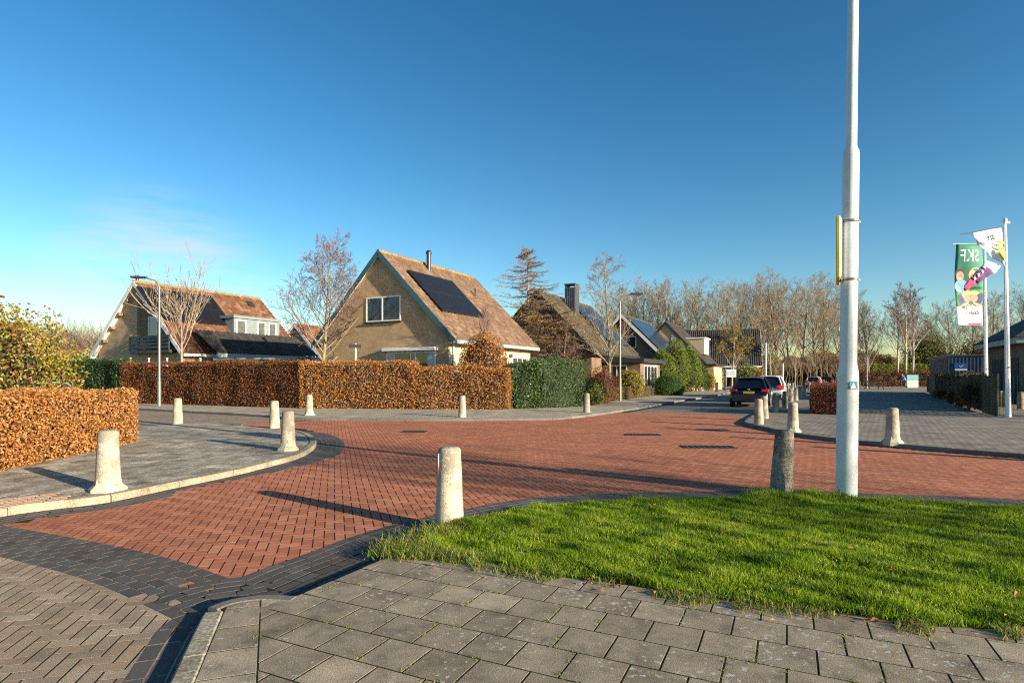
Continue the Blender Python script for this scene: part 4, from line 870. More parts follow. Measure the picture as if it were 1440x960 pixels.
# the far row: five grown trees, copied
GR = 'bare trees of the far row'
protos = [bare_tree('bare_tree', '', (0, 0, 0), 17, .3, 100 + i, .16, 20, (26, 58), .11, .5, 4, (8, 5, 4), m_barkg, m_twig, .08, .0125, group=GR) for i in range(4)]
far = [(905, 112, 1.0, 'far bare tree standing left behind the blue solar roof'), (944, 110, 1.02, 'far round crowned bare tree above the white gabled house'), (985, 112, 1.0, 'far bare tree above the long dark roof'),
       (1022, 100, .9, 'far bare tree right of the long dark roof'), (1062, 112, 1.0, 'far bare tree over the black parked car'), (1093, 104, 1.06, 'tallest far bare tree in the row'), (1128, 110, 1.04, 'far bare tree over the silver estate car'),
       (1160, 112, 1.0, 'far bare tree left of the white pole'), (1185, 116, 1.0, 'far bare tree hidden partly by the white pole'), (1222, 92, .68, 'pale bare tree right of the white pole'),
       (1340, 100, .72, 'bare tree left of the green banner, with ivy at its foot'), (1398, 90, .72, 'brown bare tree between the two flagpoles'), (1436, 96, .8, 'bare tree behind the school roof at the right edge'), (870, 120, 1.0, 'far bare tree behind the lamp post and garden tree'), (1300, 112, .7, 'thin far bare tree right of the birches')]
far += [(888, 126, 1.02, 'back row bare tree left of the roof of blue panels'), (926, 128, 1.05, 'back row bare tree over the gap before the white gable'), (966, 127, 1.04, 'back row bare tree over the white dormer'), (1004, 126, 1.05, 'back row bare tree at the end of the long dark roof'), (1042, 128, 1.06, 'back row bare tree above the street tree'), (1078, 127, 1.1, 'back row bare tree left of the tallest one'), (1110, 128, 1.1, 'back row bare tree right of the tallest one'), (1146, 128, 1.05, 'back row bare tree above the undergrowth left of the white pole'), (1204, 124, .85, 'back row bare tree just right of the white pole'), (1370, 120, .8, 'back row bare tree behind the banner foot')]
for i, (u, Y, s, lab) in enumerate(far):
    p = at(u, Y); pr = protos[i % 4]
    if i < 4: pr.location = p; pr.scale = (s, s, s); pr['label'] = lab; pr.rotation_euler = (0, 0, rnd.random() * 6)
    else: dup(pr, p, rnd.random() * 6, lab, s)
bb_ = [(1262, 88, 1.0, 'left stem birch in the pale trio at the path end'), (1273, 86, 1.08, 'middle stem birch in the pale trio at the path end'), (1283, 88, 1.0, 'right stem birch in the pale trio at the path end')]
bp_ = None
for u, Y, s, lab in bb_:
    if bp_ is None: bp_ = bare_tree('birch_tree', lab, at(u, Y), 12.6, .19, 61, .3, 16, (20, 48), .04, .36, 4, (7, 5, 3), m_barkb, m_twigr, .09, .013, group='pale birch trio')
    else: dup(bp_, at(u, Y), rnd.random() * 6, lab, s)
bare_tree('street_tree', 'small street tree with sparse yellow leaves behind the parked cars', at(1029, 56), 5.6, .12, 51, .3, 14, (25, 60), .08, .42, 4, (6, 4, 3), m_bark, m_twigb, .1, .007, leafset=(m_yellow, .9, .17))
bare_tree('street_tree', 'thin young street tree left of the silver estate car', at(1118, 62), 6, .06, 52, .3, 10, (20, 45), .08, .3, 3, (5, 3), m_bark, m_twigb, .08, .008, leafset=(m_brown, .7, .12))
bare_tree('brown_leaved_tree', 'tree with withered brown leaves behind the street tree', at(1085, 84), 9.5, .16, 53, .25, 16, (20, 50), .08, .36, 4, (7, 4, 3), m_barkg, m_twigr, .1, .009, leafset=(m_brown, .25, .2))
# trees outside the frame to the right whose shadows cross the street
for (x, y, s, lab) in [(21.5, -6.3, 1.1, 'bare tree on the verge beyond the right edge'), (40, 6, 1.5, 'bare tree by the forecourt beyond the right edge')]: dup(tree_l, (x, y, 0), x, lab, s)
# far wood and undergrowth
def wood(name, label, u0, u1, Y, h, n, mat, sides=3, dz=12):
    segs = []; rn = random.Random(int(u0) + 3)
    for k in range(n):
        u = u0 + (u1 - u0) * rn.random(); yy = Y + rn.random() * dz; p = at(u, yy); H = h * rn.uniform(.7, 1.05)
        def br(p, d, L, r, lev):
            q = p + d * L; segs.append((tuple(p), tuple(q), r, r * .55))
            if lev == 0: return
            for j in range(4 if lev > 1 else 5): dd = (d + Vector((rn.gauss(0, .4), rn.gauss(0, .4), rn.gauss(.1, .2)))).normalized(); br(p.lerp(q, .35 + .65 * rn.random()), dd, L * rn.uniform(.45, .75), r * .5, lev - 1)
        br(p, Vector((rn.gauss(0, .1), rn.gauss(0, .1), 1)).normalized(), H * .5, H * .009, 3)
    v, f = tubes(segs, sides); return stuff(np_mesh(name, v, f, mat), label, 'wood')
wood('far_wood', 'far bare wood on the left horizon', -60, 195, 105, 12.5, 330, m_twig)
wood('far_wood', 'bare wood glimpsed between the left and centre houses', 330, 470, 110, 9, 60, m_twig)
wood('undergrowth', 'brown bare undergrowth below the far tree row', 1030, 1215, 88, 6.2, 170, m_twigb, 3, 20)
wood('undergrowth', 'brown thicket at the end of the forecourt', 1210, 1440, 105, 6.5, 120, m_twigb, 3, 12)
wood('far_wood', 'continuous bare wood behind the houses', 780, 1060, 130, 10, 110, m_twigb, 3, 20)
for (u, Y, rad, mat, core, lab) in [(1120, 104, (5, 3, 2.6), m_brown, m_twigd, 'brown leaved bush at the back of the silver estate car'), (1160, 102, (4.5, 3, 3), m_larch, m_twigd, 'golden brown bush left of the white pole'), (1185, 98, (3.5, 3, 2.4), m_heath, m_twigd, 'light brown bush behind the white pole'),
                                (1212, 106, (3.5, 3, 3.2), m_brown, m_twigd, 'dark brown bush right of the white pole'), (1238, 112, (2.5, 3, 3.0), m_yellow, m_twigd, 'golden bush behind the pale bare tree'), (1305, 104, (6.0, 4, 5.0), m_conif, m_twigd, 'large dome shaped evergreen oak behind the birch trio'), (1385, 98, (5, 4, 4.0), m_brown, m_twigd, 'brown bush behind the blue grey shed'), (1060, 108, (5, 3, 3), m_brown, m_twigd, 'brown bush beyond the orange hedge'), (1030, 112, (5, 3, 3), m_heath, m_twigd, 'pale brown bush beyond the street tree')]:
    p = at(u, Y); shrub('shrub', lab, (p.x, p.y, 0), rad, mat, core, 8000, .26, lump=.28, coref=.55, hollow=.4, spread=1.2)

# ------------------------------------------------------------------ bollards
def bollard_parts(t, mat, flare, h=.76, n=28):
    mb = MB(); prof = [(0, h), (.06, h - .001), (.095, h - .009), (.109, h - .026), (.113, h - .06)]
    prof += [(.113 + .026 * (k / 8), h - .08 - (h - .16) * k / 8) for k in range(1, 9)]
    prof += [(.14, .04), (.141, -.12)]
    mb.lathe(prof[::-1], n, 0, jit=.012); mb.build('shaft', mat, t)
    if flare:
        mb = MB(); m_ = 8; vs = []
        for (r, z) in ((.139, .15), (.15, .085), (.208, .03), (.214, -.05)):
            for k in range(m_): a = 2 * math.pi * (k + .5) / m_; vs.append((r * math.cos(a), r * math.sin(a), z))
        mb.add(vs, [(i * m_ + (k + 1) % m_, i * m_ + k, (i + 1) * m_ + k, (i + 1) * m_ + (k + 1) % m_) for i in range(3) for k in range(m_)]); mb.build('foot', mat, t)
GB = 'concrete bollards round the junction'; bcache = {}
def bollard(u, v, z, kind, label, tilt=0):
    p = G(u, v, z); key = kind
    if key not in bcache:
        t = thing('bollard', label, 'bollard', p, 0, GB); mat = {'p': m_bol, 'f': m_bol, 'd': m_bold, 'g': m_bolg, 'k': m_bold}[kind]; bollard_parts(t, mat, kind == 'f'); bcache[key] = t
    else: t = dup(bcache[key], p, rnd.random() * 6, label)
    t.rotation_euler.y += tilt
    return t
b1 = bollard(632, 737, ZP, 'p', 'pale bollard with a red reflector at the grass corner'); b1.rotation_euler = (0, 0, 0)
mb = MB(); mb.box((0, 0, 0), (.03, .006, .2), 0); bcache_p = bcache.pop('p')
rf = MB(); a = R(205); rr = .12; rf.box((rr * math.cos(a), rr * math.sin(a), .6), (.012, .05, .2), 0, Matrix.Rotation(a, 3, 'Z')); rf.build('reflector', m_reflr, b1)
rf = MB(); rf.box((rr * math.cos(a + .2), rr * math.sin(a + .2), .6), (.008, .004, .2), 0, Matrix.Rotation(a + .2, 3, 'Z')); rf.build('reflector_edge', m_white, b1)
for u, v, z, k, lab in [(152, 689, ZL, 'f', 'pale flared bollard by the near copper hedge'), (405, 632.5, ZL, 'f', 'pale flared bollard on the rounded kerb nose'), (386, 601.5, ZL, 'p', 'plain pale bollard just behind the kerb nose'), (250, 594, ZL, 'p', 'pale bollard at the brown side street by the near hedge end'),
    (435, 583.5, ZL, 'f', 'small flared bollard by the shaded copper hedge'), (650, 586, ZL, 'p', 'pale bollard in front of the bright orange hedge'), (825, 579.5, ZL, 'g', 'greyish bollard in front of the green corner hedge'),
    (1255, 622.5, ZL, 'f', 'flared bollard alone right of the white pole'), (1099, 685.5, ZP, 'd', 'dark weathered bollard leaning in the grass'), (1115, 607, ZL, 'f', 'flared bollard on the right corner beside the white pole'), (1067, 596.3, ZL, 'g', 'greyish bollard at the tip of the right corner'),
    (1074.5, 588, ZL, 'g', 'greyish bollard directly behind the corner tip one'), (1091, 579.3, ZL, 'd', 'dark speckled bollard beside the black car wheel'), (1104, 573.5, ZL, 'd', 'stained bollard beside the silver car'), (1112, 564.5, ZL, 'k', 'first of the two dark bollards along the parking strip'),
    (1119, 562.8, ZL, 'k', 'second of the two dark bollards along the parking strip'), (1125, 559, ZL, 'g', 'broad grey bollard beyond the two dark ones'), (1131, 556, ZL, 'g', 'pale grey bollard left of the block hedge'), (1108, 548.5, ZL, 'd', 'far dark bollard at the front of the silver car'), (1114.5, 547.5, ZL, 'd', 'far dark bollard right of its twin near the silver car'), (1138, 549, ZL, 'g', 'far pale bollard below the silver estate car')]:
    b_ = bollard(u, v, z, k, lab, R(3) if (u == 1099) else 0)
t = thing('shadow_post', 'unseen tall pale post added outside the right edge to cast a road shadow', 'post', (12.6, 8.0, 0)); bollard_parts(t, m_bol, False, 1.9)  # unseen post added off-frame to throw the thick shadow on the road
for u, v, lab in ((1008, 551, 'first dark wooden post on the far left verge'), (1019.5, 549.3, 'second dark wooden post on the far left verge'), (1029, 548, 'dark wooden post under the far notice board')):
    p = G(u, v, ZL); t = thing('wooden_post', lab, 'post', p, 0, 'dark posts on the far verge'); mb = MB(); mb.box((0, 0, .38), (.22, .22, .9), 0, None, .03); mb.box((0, 0, .85), (.18, .18, .06), 0, None, .025); mb.build('shaft', m_black, t)

# ------------------------------------------------------------------ street lamps, white pole, signs
def lamp(label, loc, H, arm, rz):
    t = thing('street_lamp', label, 'street lamp', loc, rz, 'grey street lamps'); mb = MB()
    mb.tube((0, 0, 0), (0, 0, 1.2), .085, .08, 14); mb.tube((0, 0, 1.2), (0, 0, H - .5), .06, .045, 12); mb.build('mast', m_galv, t)
    mb = MB(); pts = [(0, 0, H - .5)] + [(.35 * (1 - math.cos(a)), 0, H - .5 + .4 * math.sin(a)) for a in (R(20), R(45), R(70), R(88))] + [(arm, 0, H - .02)]; mb.path(pts, .035, 10); mb.build('arm', m_galv, t)
    mb = MB(); mb.box((arm + .3, 0, H), (.72, .24, .09), 0, None, .035); mb.build('lamp_head', m_dkmetal, t)
    mb = MB(); mb.box((arm + .3, 0, H - .05), (.5, .16, .02), 0); mb.build('lens', m_glass, t)
    return t
p = G(224, 570.5, ZL); lamp('slim grey street lamp in front of the left house', p, 6.2, .6, R(190))
p = G(872, 563.3, ZL); lamp('slim grey street lamp on the far right street corner', p, 6.25, .65, R(-5))
pp = G(1190, 700, ZP); t = thing('lamp_pole', 'big white painted steel pole standing in the grass', 'pole', (pp.x, pp.y, ZP), 0)
SH = Vector((.012, 0))
mb = MB(); mb.lathe([(.117, -.1), (.116, .2), (.115, 1.43), (.112, 1.5), (.097, 1.58), (.0935, 1.62), (.088, 4.07), (.084, 4.13), (.066, 4.17), (.062, 4.2), (.052, 9.0), (0, 9.02)], 40, 0); po = mb.build('shaft', m_pole, t); t.rotation_euler = (0, R(.8), 0)
for z in (2.6, 3.29):
    ro = .1 if z < 3 else .0965
    mb = MB(); mb.lathe([(ro - .012, z - .014), (ro, z - .014), (ro, z + .014), (ro - .012, z + .014)], 32, 0); mb.box((ro + .012, 0, z), (.03, .02, .02)); mb.box((-ro - .012, 0, z), (.03, .02, .02)); mb.build('clamp', m_galv, t)
sg = thing('sign_plate', 'yellow rimmed sign seen edge on, clamped to the white pole', 'sign', (pp.x - .1, pp.y - .05, ZP), R(-29))
mb = MB(); mb.box((-.02, .1, 2.945), (.045, .62, .72), 0, None, .018); mb.build('rim', m_yel, sg)
mb = MB(); mb.box((.005, .1, 2.945), (.006, .56, .68), 0, None, .002); mb.bb(.008, .024, -.03, .03, 2.58, 3.31); mb.build('back_plate', m_alu, sg)
st = thing('sticker', 'square sticker with a white triangle on the white pole', 'sticker', (pp.x + .015, pp.y - .1165, ZP + 1.345), 0)
def poly_part(name, pts, y, mat, parent, th=.002):
    mb = MB(); mb.prism(pts, y - th, y); return mb.build(name, mat, parent)
m_teals = plain('sticker_teal', (.03, .25, .33), .4, 0, .05); m_brwn = plain('sticker_brown', (.12, .03, .02), .4, 0, .05)
poly_part('backing', [(-.05, -.045), (.05, -.045), (.05, .045), (-.05, .045)], 0, m_black, st); poly_part('upper_half', [(-.045, -.015), (.045, -.015), (.045, .041), (-.045, .041)], -.0022, m_teals, st); poly_part('lower_half', [(-.045, -.041), (.045, -.041), (.045, -.016), (-.045, -.016)], -.0022, m_brwn, st); poly_part('triangle', [(-.036, -.038), (.036, -.038), (0, .033)], -.0046, m_white, st)
# street name plates
p = at(1175, 24.5); t = thing('street_sign', 'small blue street name sign peeking out left of the white pole', 'sign', (p.x + .45, p.y, ZL), R(10)); mb = MB(); mb.tube((.3, 0, 0), (.3, 0, 3.6), .03, .03, 8); mb.build('post', m_galv, t); mb = MB(); mb.box((0, -.05, 3.42), (.8, .02, .18), 0, None, .004); mb.build('plate', m_blue, t)
p = at(500, 28.2); t = thing('street_sign', 'grey backed street name plate on white post before the centre house', 'sign', (p.x, p.y, 0), R(8)); mb = MB(); mb.tube((0, 0, 0), (0, 0, 3.1), .04, .04, 8); mb.build('post', m_white, t); mb = MB(); mb.box((-.02, -.06, 2.98), (.58, .02, .18), 0, None, .005); mb.build('plate', m_dkmetal, t)
p = at(1028, 47); t = thing('notice_board', 'white notice board on two posts beyond the black car', 'notice board', (p.x, p.y, 0), R(-15)); mb = MB(); mb.box((0, 0, 1.75), (.75, .04, .62), 0, None, .01); mb.build('board', m_white, t); mb = MB()
for x in (-.37, .37): mb.tube((x, .05, 0), (x, .05, 2.1), .03, .03, 8)
mb.build('post', m_galv, t); mb = MB(); mb.box((0, -.025, 1.8), (.6, .01, .4), 0); mb.build('poster', plain('pale_poster', (.45, .62, .66), .5, 0, .3, 3), t)
for u, Y, h, lab in ((1077, 60, 5.0, 'white lamp mast standing left of the thin far trees'), (1101, 82, 3.4, 'short pale post before the far undergrowth')):
    p = at(u, Y); t = thing('lamp_mast', lab, 'post', (p.x, p.y, 0)); mb = MB(); mb.tube((0, 0, 0), (0, 0, h), .1, .07, 8); mb.build('shaft', m_white, t); mb = MB(); mb.box((.1, 0, h), (.5, .16, .1), 0, None, .03); mb.build('lamp_head', m_dkmetal, t)
p = at(1219, 68); t = thing('lamp_mast', 'far lamp post with small head right of the white pole', 'post', (p.x, p.y, 0)); mb = MB(); mb.tube((0, 0, 0), (0, 0, 3.8), .08, .06, 8); mb.build('shaft', m_galv, t); mb = MB(); mb.box((0, 0, 3.85), (.7, .25, .14), 0, None, .04); mb.build('lamp_head', m_dkmetal, t)

# ------------------------------------------------------------------ flagpoles, banner and flag
def text(body, size, mat, parent, name, M, mirror=False, shear=0, wave=False):
    cu = bpy.data.curves.new('txt', 'FONT'); cu.body = body; cu.size = size; cu.align_x = 'CENTER'; cu.align_y = 'CENTER'; cu.extrude = .004; cu.shear = shear; cu.resolution_u = 4
    ob = bpy.data.objects.new('txt', cu); C.objects.link(ob); dg = bpy.context.evaluated_depsgraph_get(); dg.update(); me = bpy.data.meshes.new_from_object(ob.evaluated_get(dg)); bpy.data.objects.remove(ob)
    if mirror: me.transform(Matrix.Scale(-1, 4, (1, 0, 0))); me.flip_normals()
    me.transform(M)
    if wave:
        for vv in me.vertices: vv.co.y = bwave(vv.co.x, vv.co.z) - .008 + (vv.co.y + .11) * .5
    me.materials.clear(); me.materials.append(mat); o = bpy.data.objects.new(name, me); C.objects.link(o); o.parent = parent; return o
XZ = Matrix.Rotation(R(90), 4, 'X')
def flagpole(label, loc, H):
    t = thing('flagpole', label, 'flagpole', loc, 0, 'white flagpoles'); mb = MB(); mb.tube((0, 0, -.05), (0, 0, H * .5), .085, .07, 16); mb.tube((0, 0, H * .5), (0, 0, H), .07, .045, 16); mb.build('shaft', m_polew, t)
    mb = MB(); mb.lathe([(.0, H + .14), (.06, H + .12), (.07, H + .06), (.05, H + .0)][::-1], 14); mb.box((.12, 0, H - .02), (.1, .04, .08), 0, None, .01); mb.build('finial', m_polew, t)
    mb = MB(); mb.tube((-.085, -.06, 1.0), (-.06, -.04, H - .05), .006, .006, 5); mb.build('halyard', m_polew, t)
    mb = MB(); mb.box((0, -.08, 1.75), (.07, .03, .04)); mb.build('cleat', m_black, t); return t
fp1 = at(1418, 20.4, ZL); fpo = flagpole('nearer white flagpole with the folded white and purple flag', fp1, 6.85); fpo.rotation_euler = (0, R(-1.0), 0)
fp2 = at(1387, 26, ZL); flagpole('second white flagpole carrying the green banner', fp2, 7.2).rotation_euler = (0, R(-.6), 0)
# green banner
bn = thing('banner', 'tall green and white banner with mirrored white lettering and smiling children', 'banner', (fp2.x - .35, fp2.y - .02, 0), R(-3))
Wb, Z0, Z1 = 1.24, 3.8, 7.42
def bwave(x, z): return .05 * math.sin(z * 1.7 + x * 2) + .03 * math.sin(x * 5 + z)
def bsheet(name, x0, x1, z0, z1, mat, off, nu=8, nv=14, parent=None, tri=None):
    mb = MB(); mb.grid(lambda a, b: (x0 + (x1 - x0) * a, bwave(x0 + (x1 - x0) * a, z0 + (z1 - z0) * b) - off, z0 + (z1 - z0) * b), nu, nv)
    o = mb.build(name, mat, parent or bn); md = o.modifiers.new('s', 'SOLIDIFY'); md.thickness = .003; md.offset = 1; return o
m_bgreen = plain('banner_green', (.02, .2, .12), .7, 0, .15, 3); m_bgreen2 = plain('banner_leaf_green', (.05, .22, .06), .7, 0, .35, 4); m_bwhite = plain('banner_white', (.75, .77, .8), .7, 0, .04, 2)
m_skin = plain('printed_skin', (.62, .38, .27), .7, 0, .1, 8); m_blond = plain('printed_blond', (.7, .55, .28), .7, 0, .2, 9); m_brownh = plain('printed_brown_hair', (.14, .08, .05), .7, 0, .2, 9); m_bblue = plain('printed_blue_shirt', (.2, .45, .68), .7); m_bnavy = plain('printed_navy_shirt', (.03, .06, .16), .7); m_red2 = plain('printed_red', (.6, .04, .05), .7)
bsheet('green_field', -1.0, .16, Z1 - 2.0, Z1, m_bgreen, 0); bsheet('meadow_field', -1.0, .16, Z0 + .85, Z1 - 2.0, m_bgreen2, 0); bsheet('white_field', -1.0, .16, Z0, Z0 + .85, m_bwhite, 0); bsheet('red_stripe', -.45, .14, Z0 + .02, Z0 + .1, m_red2, .006)
def bell(name, cx, cz, rx, rz_, mat, off, ang=0):
    n = 20; vs = []
    for k in range(n):
        a = 2 * math.pi * k / n; x, z = rx * math.cos(a), rz_ * math.sin(a); x, z = x * math.cos(ang) - z * math.sin(ang), x * math.sin(ang) + z * math.cos(ang); vs.append((cx + x, bwave(cx + x, cz + z) - off, cz + z))
    mb = MB(); mb.add(vs, [list(range(n))]); return mb.build(name, mat, bn)
for nm, cx, cz, rx, rz_, m, off, a in [('printed_shirt', -.72, 5.55, .28, .3, m_bblue, .008, .2), ('printed_hair', -.78, 6.12, .18, .22, m_brownh, .008, 0), ('printed_face', -.78, 6.0, .15, .22, m_skin, .012, 0), ('printed_hair', -.18, 6.05, .28, .32, m_blond, .008, 0), ('printed_face', -.2, 5.92, .17, .22, m_skin, .012, 0), ('printed_hair', -.5, 5.2, .2, .16, m_blond, .008, .5), ('printed_face', -.46, 5.0, .15, .17, m_skin, .012, .3), ('printed_face', -.2, 5.0, .15, .17, m_skin, .012, -.3), ('printed_hair', -.15, 5.2, .22, .14, m_blond, .008, -.3), ('printed_shirt', .0, 4.95, .16, .32, m_bnavy, .009, -.4), ('printed_shirt', -.7, 4.9, .14, .3, m_bnavy, .009, .4), ('printed_arm', -.6, 4.72, .22, .07, m_skin, .013, .5), ('printed_arm', -.05, 4.72, .22, .07, m_skin, .013, -.5)]: bell(nm, cx, cz, rx, rz_, m, off, a)
for cx, cz, s in ((-.78, 6.0, 1), (-.2, 5.92, 1)):
    for sx in (-.055, .055): bell('printed_eye', cx + sx, cz + .03, .018, .014, m_brownh, .016)
    bell('printed_smile', cx, cz - .1, .06, .022, m_bwhite, .016)
text('SKF', .62, m_bwhite, bn, 'lettering', Matrix.Translation((-.42, -.11, 6.88)) @ XZ @ Matrix.Diagonal((.85, 1.25, 1, 1)), True, .0, True)
text('Kinderopvang', .2, m_black, bn, 'lettering', Matrix.Translation((-.42, -.11, 4.36)) @ XZ @ Matrix.Diagonal((.8, 1.35, 1, 1)), True, .3, True)
mb = MB()
for a in (35, 62, 90, 118, 145): mb.bar((-.42 + .07 * math.cos(R(a)), -.1, 4.55 + .07 * math.sin(R(a))), (-.42 + .2 * math.cos(R(a)), -.1, 4.55 + .2 * math.sin(R(a))), .01, .03)
mb.build('sun_logo', m_bwhite, bn)
mb = MB(); mb.tube((-1.12, -.0, Z1 + .03), (.3, .0, Z1 + .03), .018, .018, 8); mb.build('rod', m_alu, bn)
# the folded flag: a white upper sheet and a purple tail
fl_ = thing('flag', 'white and purple flag folded back in the wind on the nearer flagpole', 'flag', (fp1.x - .2, fp1.y - .05, 0), 0)
k_ = 20.4 / F
def fq(x, y): return ((1320 + x / 5.333 - 1412) * k_, CAMZ + (VH - (300 + y / 5.333)) * k_)     # photo crop to flag-plane metres
def quadsheet(name, c4, mat, y0, amp, nu=14, nv=12, par=None, u0=0, u1=1, v0=0, v1=1):
    q = [fq(*p) for p in c4]
    def fn(a, b):
        a = u0 + (u1 - u0) * a; b = v0 + (v1 - v0) * b
        x = (q[0][0] * (1 - a) + q[1][0] * a) * (1 - b) + (q[3][0] * (1 - a) + q[2][0] * a) * b; z = (q[0][1] * (1 - a) + q[1][1] * a) * (1 - b) + (q[3][1] * (1 - a) + q[2][1] * a) * b
        return (x, y0 + amp * math.sin(a * 9 + b * 3) * (.3 + .7 * b) + amp * .5 * math.sin(b * 11 - a * 4), z)
    mb = MB(); mb.grid(fn, nu, nv); o = mb.build(name, mat, par or fl_); md = o.modifiers.new('s', 'SOLIDIFY'); md.thickness = .004; return o
m_purp = plain('flag_purple', (.09, .015, .13), .7, 0, .2, 3); m_mag = plain('flag_magenta', (.42, .02, .1), .7, 0, .2, 3); m_lime = plain('flag_lime', (.5, .62, .04), .7, 0, .2, 4)
UP = [(255, 150), (472, 108), (492, 392), (318, 262)]; TL = [(372, 352), (480, 392), (428, 456), (332, 402)]; T2 = [(345, 385), (432, 436), (300, 530), (262, 470)]; T3 = [(262, 470), (300, 530), (205, 585), (200, 545)]
quadsheet('upper_cloth', UP, m_bwhite, 0, .05); quadsheet('tail', TL, m_bwhite, .06, .02, 6, 6); quadsheet('tail', T2, m_purp, .06, .02, 8, 8); quadsheet('tail', T3, m_mag, .06, .02, 6, 6)
for i, q in enumerate([[(430, 270), (445, 270), (480, 330), (465, 335)], [(415, 250), (425, 240), (482, 265), (480, 285)], [(425, 222), (435, 212), (484, 222), (484, 238)], [(455, 300), (465, 290), (486, 300), (486, 380)]]): quadsheet('lime_ray', q, m_lime, -.075, .01, 4, 3)
quadsheet('flag_emblem', [(385, 160), (392, 158), (410, 205), (398, 205)], m_black, -.07, .01, 3, 4); quadsheet('flag_emblem', [(372, 175), (402, 168), (404, 176), (376, 186)], m_black, -.07, .01, 3, 3); quadsheet('flag_emblem', [(380, 195), (408, 190), (410, 200), (384, 208)], m_black, -.07, .01, 3, 3)
for q in ([(268, 480), (285, 478), (288, 498), (272, 502)], [(295, 455), (312, 450), (318, 472), (302, 478)], [(325, 430), (338, 424), (345, 446), (332, 452)]): quadsheet('flag_print', q, m_bwhite, .03, .005, 3, 3)
mb = MB(); a, b = fq(168, 161), fq(478, 104); mb.tube((a[0], 0, a[1]), (b[0], 0, b[1]), .014, .014, 8); mb.build('rod', m_dkmetal, fl_)

# ------------------------------------------------------------------ right side: shed, school, fences
P = at(1332, 40); t = thing('steel_shed', 'blue grey corrugated steel shed behind the green fence', 'shed', (P.x, P.y, 0), -BETA)
mb = MB(); mb.bb(0, 3.4, 0, 7.3, 0, 2.9); 
for k in range(17): mb.bb(.05 + .2 * k, .13 + .2 * k, -.035, -.001, .1, 2.8)
for k in range(36): mb.bb(-.035, -.001, .05 + .2 * k, .13 + .2 * k, .1, 2.8)
mb.build('body', m_shed, t); mb = MB(); mb.bb(-.08, 3.48, -.08, 7.38, 2.902, 3.0); mb.build('roof', m_shed, t)
s_ = thing('wall_sign', 'blue sign with a white tick on the steel shed', 'sign', tuple(P + GV * .75 - DV * .06 + Vector((0, 0, 2.15))), -BETA)
mb = MB(); mb.box((0, 0, 0), (.72, .03, .52)); mb.build('plate', m_blue, s_); mb = MB(); mb.box((0, -.0175, -.19), (.68, .004, .11)); mb.build('caption_strip', m_white, s_); mb = MB(); mb.bar((-.1, -.02, .07), (-.02, -.02, .0), .01, .035); mb.bar((-.02, -.02, .0), (.14, -.02, .15), .01, .035); mb.build('tick', m_white, s_)
P = at(1443, 29.5); t = thing('school_building', 'school building with black tiled hip roof at the right edge', 'school', (P.x, P.y, 0), -BETA)
mb = MB(); mb.bb(0, 20, 0, 8, 0, 3.2); mb.build('wall', m_brick3, t); mb = MB(); mb.bb(-.03, -.002, 1.2, 6.6, .1, 2.5); mb.build('doorway', m_opening, t)  # flat dark panel painted for the shade inside the openings
mb = MB(); mb.bb(-.5, 20.5, -.5, 8.5, 3.2, 3.5); mb.build('fascia', m_fascia, t)
mb = MB(); mb.add([(-.6, -.6, 3.51), (20.6, -.6, 3.51), (20.6, 8.6, 3.51), (-.6, 8.6, 3.51), (4, 4, 6.6), (17, 4, 6.6)], [(0, 1, 5, 4), (1, 2, 5), (2, 3, 4, 5), (3, 0, 4), (3, 2, 1, 0)]); mb.build('roof', m_tiled, t)
for x in (2.6, 6.4, 10.4): window(t, x, 1.6, 2.2, 2.2, 'y', 0, panes=2, frame=m_white, sill=False)
# unseen off-frame wing added to shade the forecourt
t = thing('shading_wing', 'unseen low brick wing added beyond the right edge for forecourt shade', 'school', (33, 3.5, 0), -BETA); mb = MB(); mb.bb(0, 9, 0, 16, 0, 4.0); mb.build('wall', m_brick3, t); mb = MB(); mb.bb(-.4, 9.4, -.4, 16.4, 4.0, 4.3); mb.build('roof', m_white, t); window(t, 3, 1.8, 3, 1.6, 'y', 0, panes=3)
def mesh_fence(name, label, a, b, h, mat, cell=.1, posts=2.5, r=.004, z=ZL, hz=.2):
    a, b = Vector(a), Vector(b); d = b - a; L = d.length; t = thing(name, label, 'fence', (a.x, a.y, z), math.atan2(d.y, d.x)); mb = MB()
    n = int(L / cell)
    for k in range(n + 1): mb.box((L * k / n, 0, h / 2), (r * 2, r * 2, h))
    for k in range(int(h / hz) + 1): mb.box((L / 2, .008, min(h, .05 + k * hz)), (L, r * 2.4, r * 2.4))
    mb.build('mesh_panel', mat, t); m = max(1, round(L / posts))
    for k in range(m + 1): mb = MB(); mb.box((L * k / m, .05, h / 2 + .03), (.06, .06, h + .1), 0, None, .008); mb.build('post', mat, t)
    return t
f0, f1 = at(1383, 22.9, ZL), at(1304, 52, ZL); dl = (f1 - f0)
tf = thing('panel_fence', 'long dark green panel fence running back beside the forecourt', 'fence', (f0.x, f0.y, ZL), math.atan2(dl.y, dl.x)); n = 14
for k in range(n):
    x0, x1 = dl.length * k / n, dl.length * (k + 1) / n; mb = MB(); mb.bb(x0 + .05, x1 - .05, -.015, .015, .05, 1.5)
    for q in range(int((x1 - x0) / .25)): mb.bb(x0 + .1 + q * .25, x0 + .14 + q * .25, .0151, .03, .05, 1.5)
    mb.build('fence_panel', m_greenf, tf)
for k in range(n + 1): mb = MB(); x = dl.length * k / n; mb.box((x, 0, .78), (.08, .08, 1.62), 0, None, .01); mb.build('post', m_greenf, tf)
nrm_ = Vector((-dl.y, dl.x, 0)).normalized()
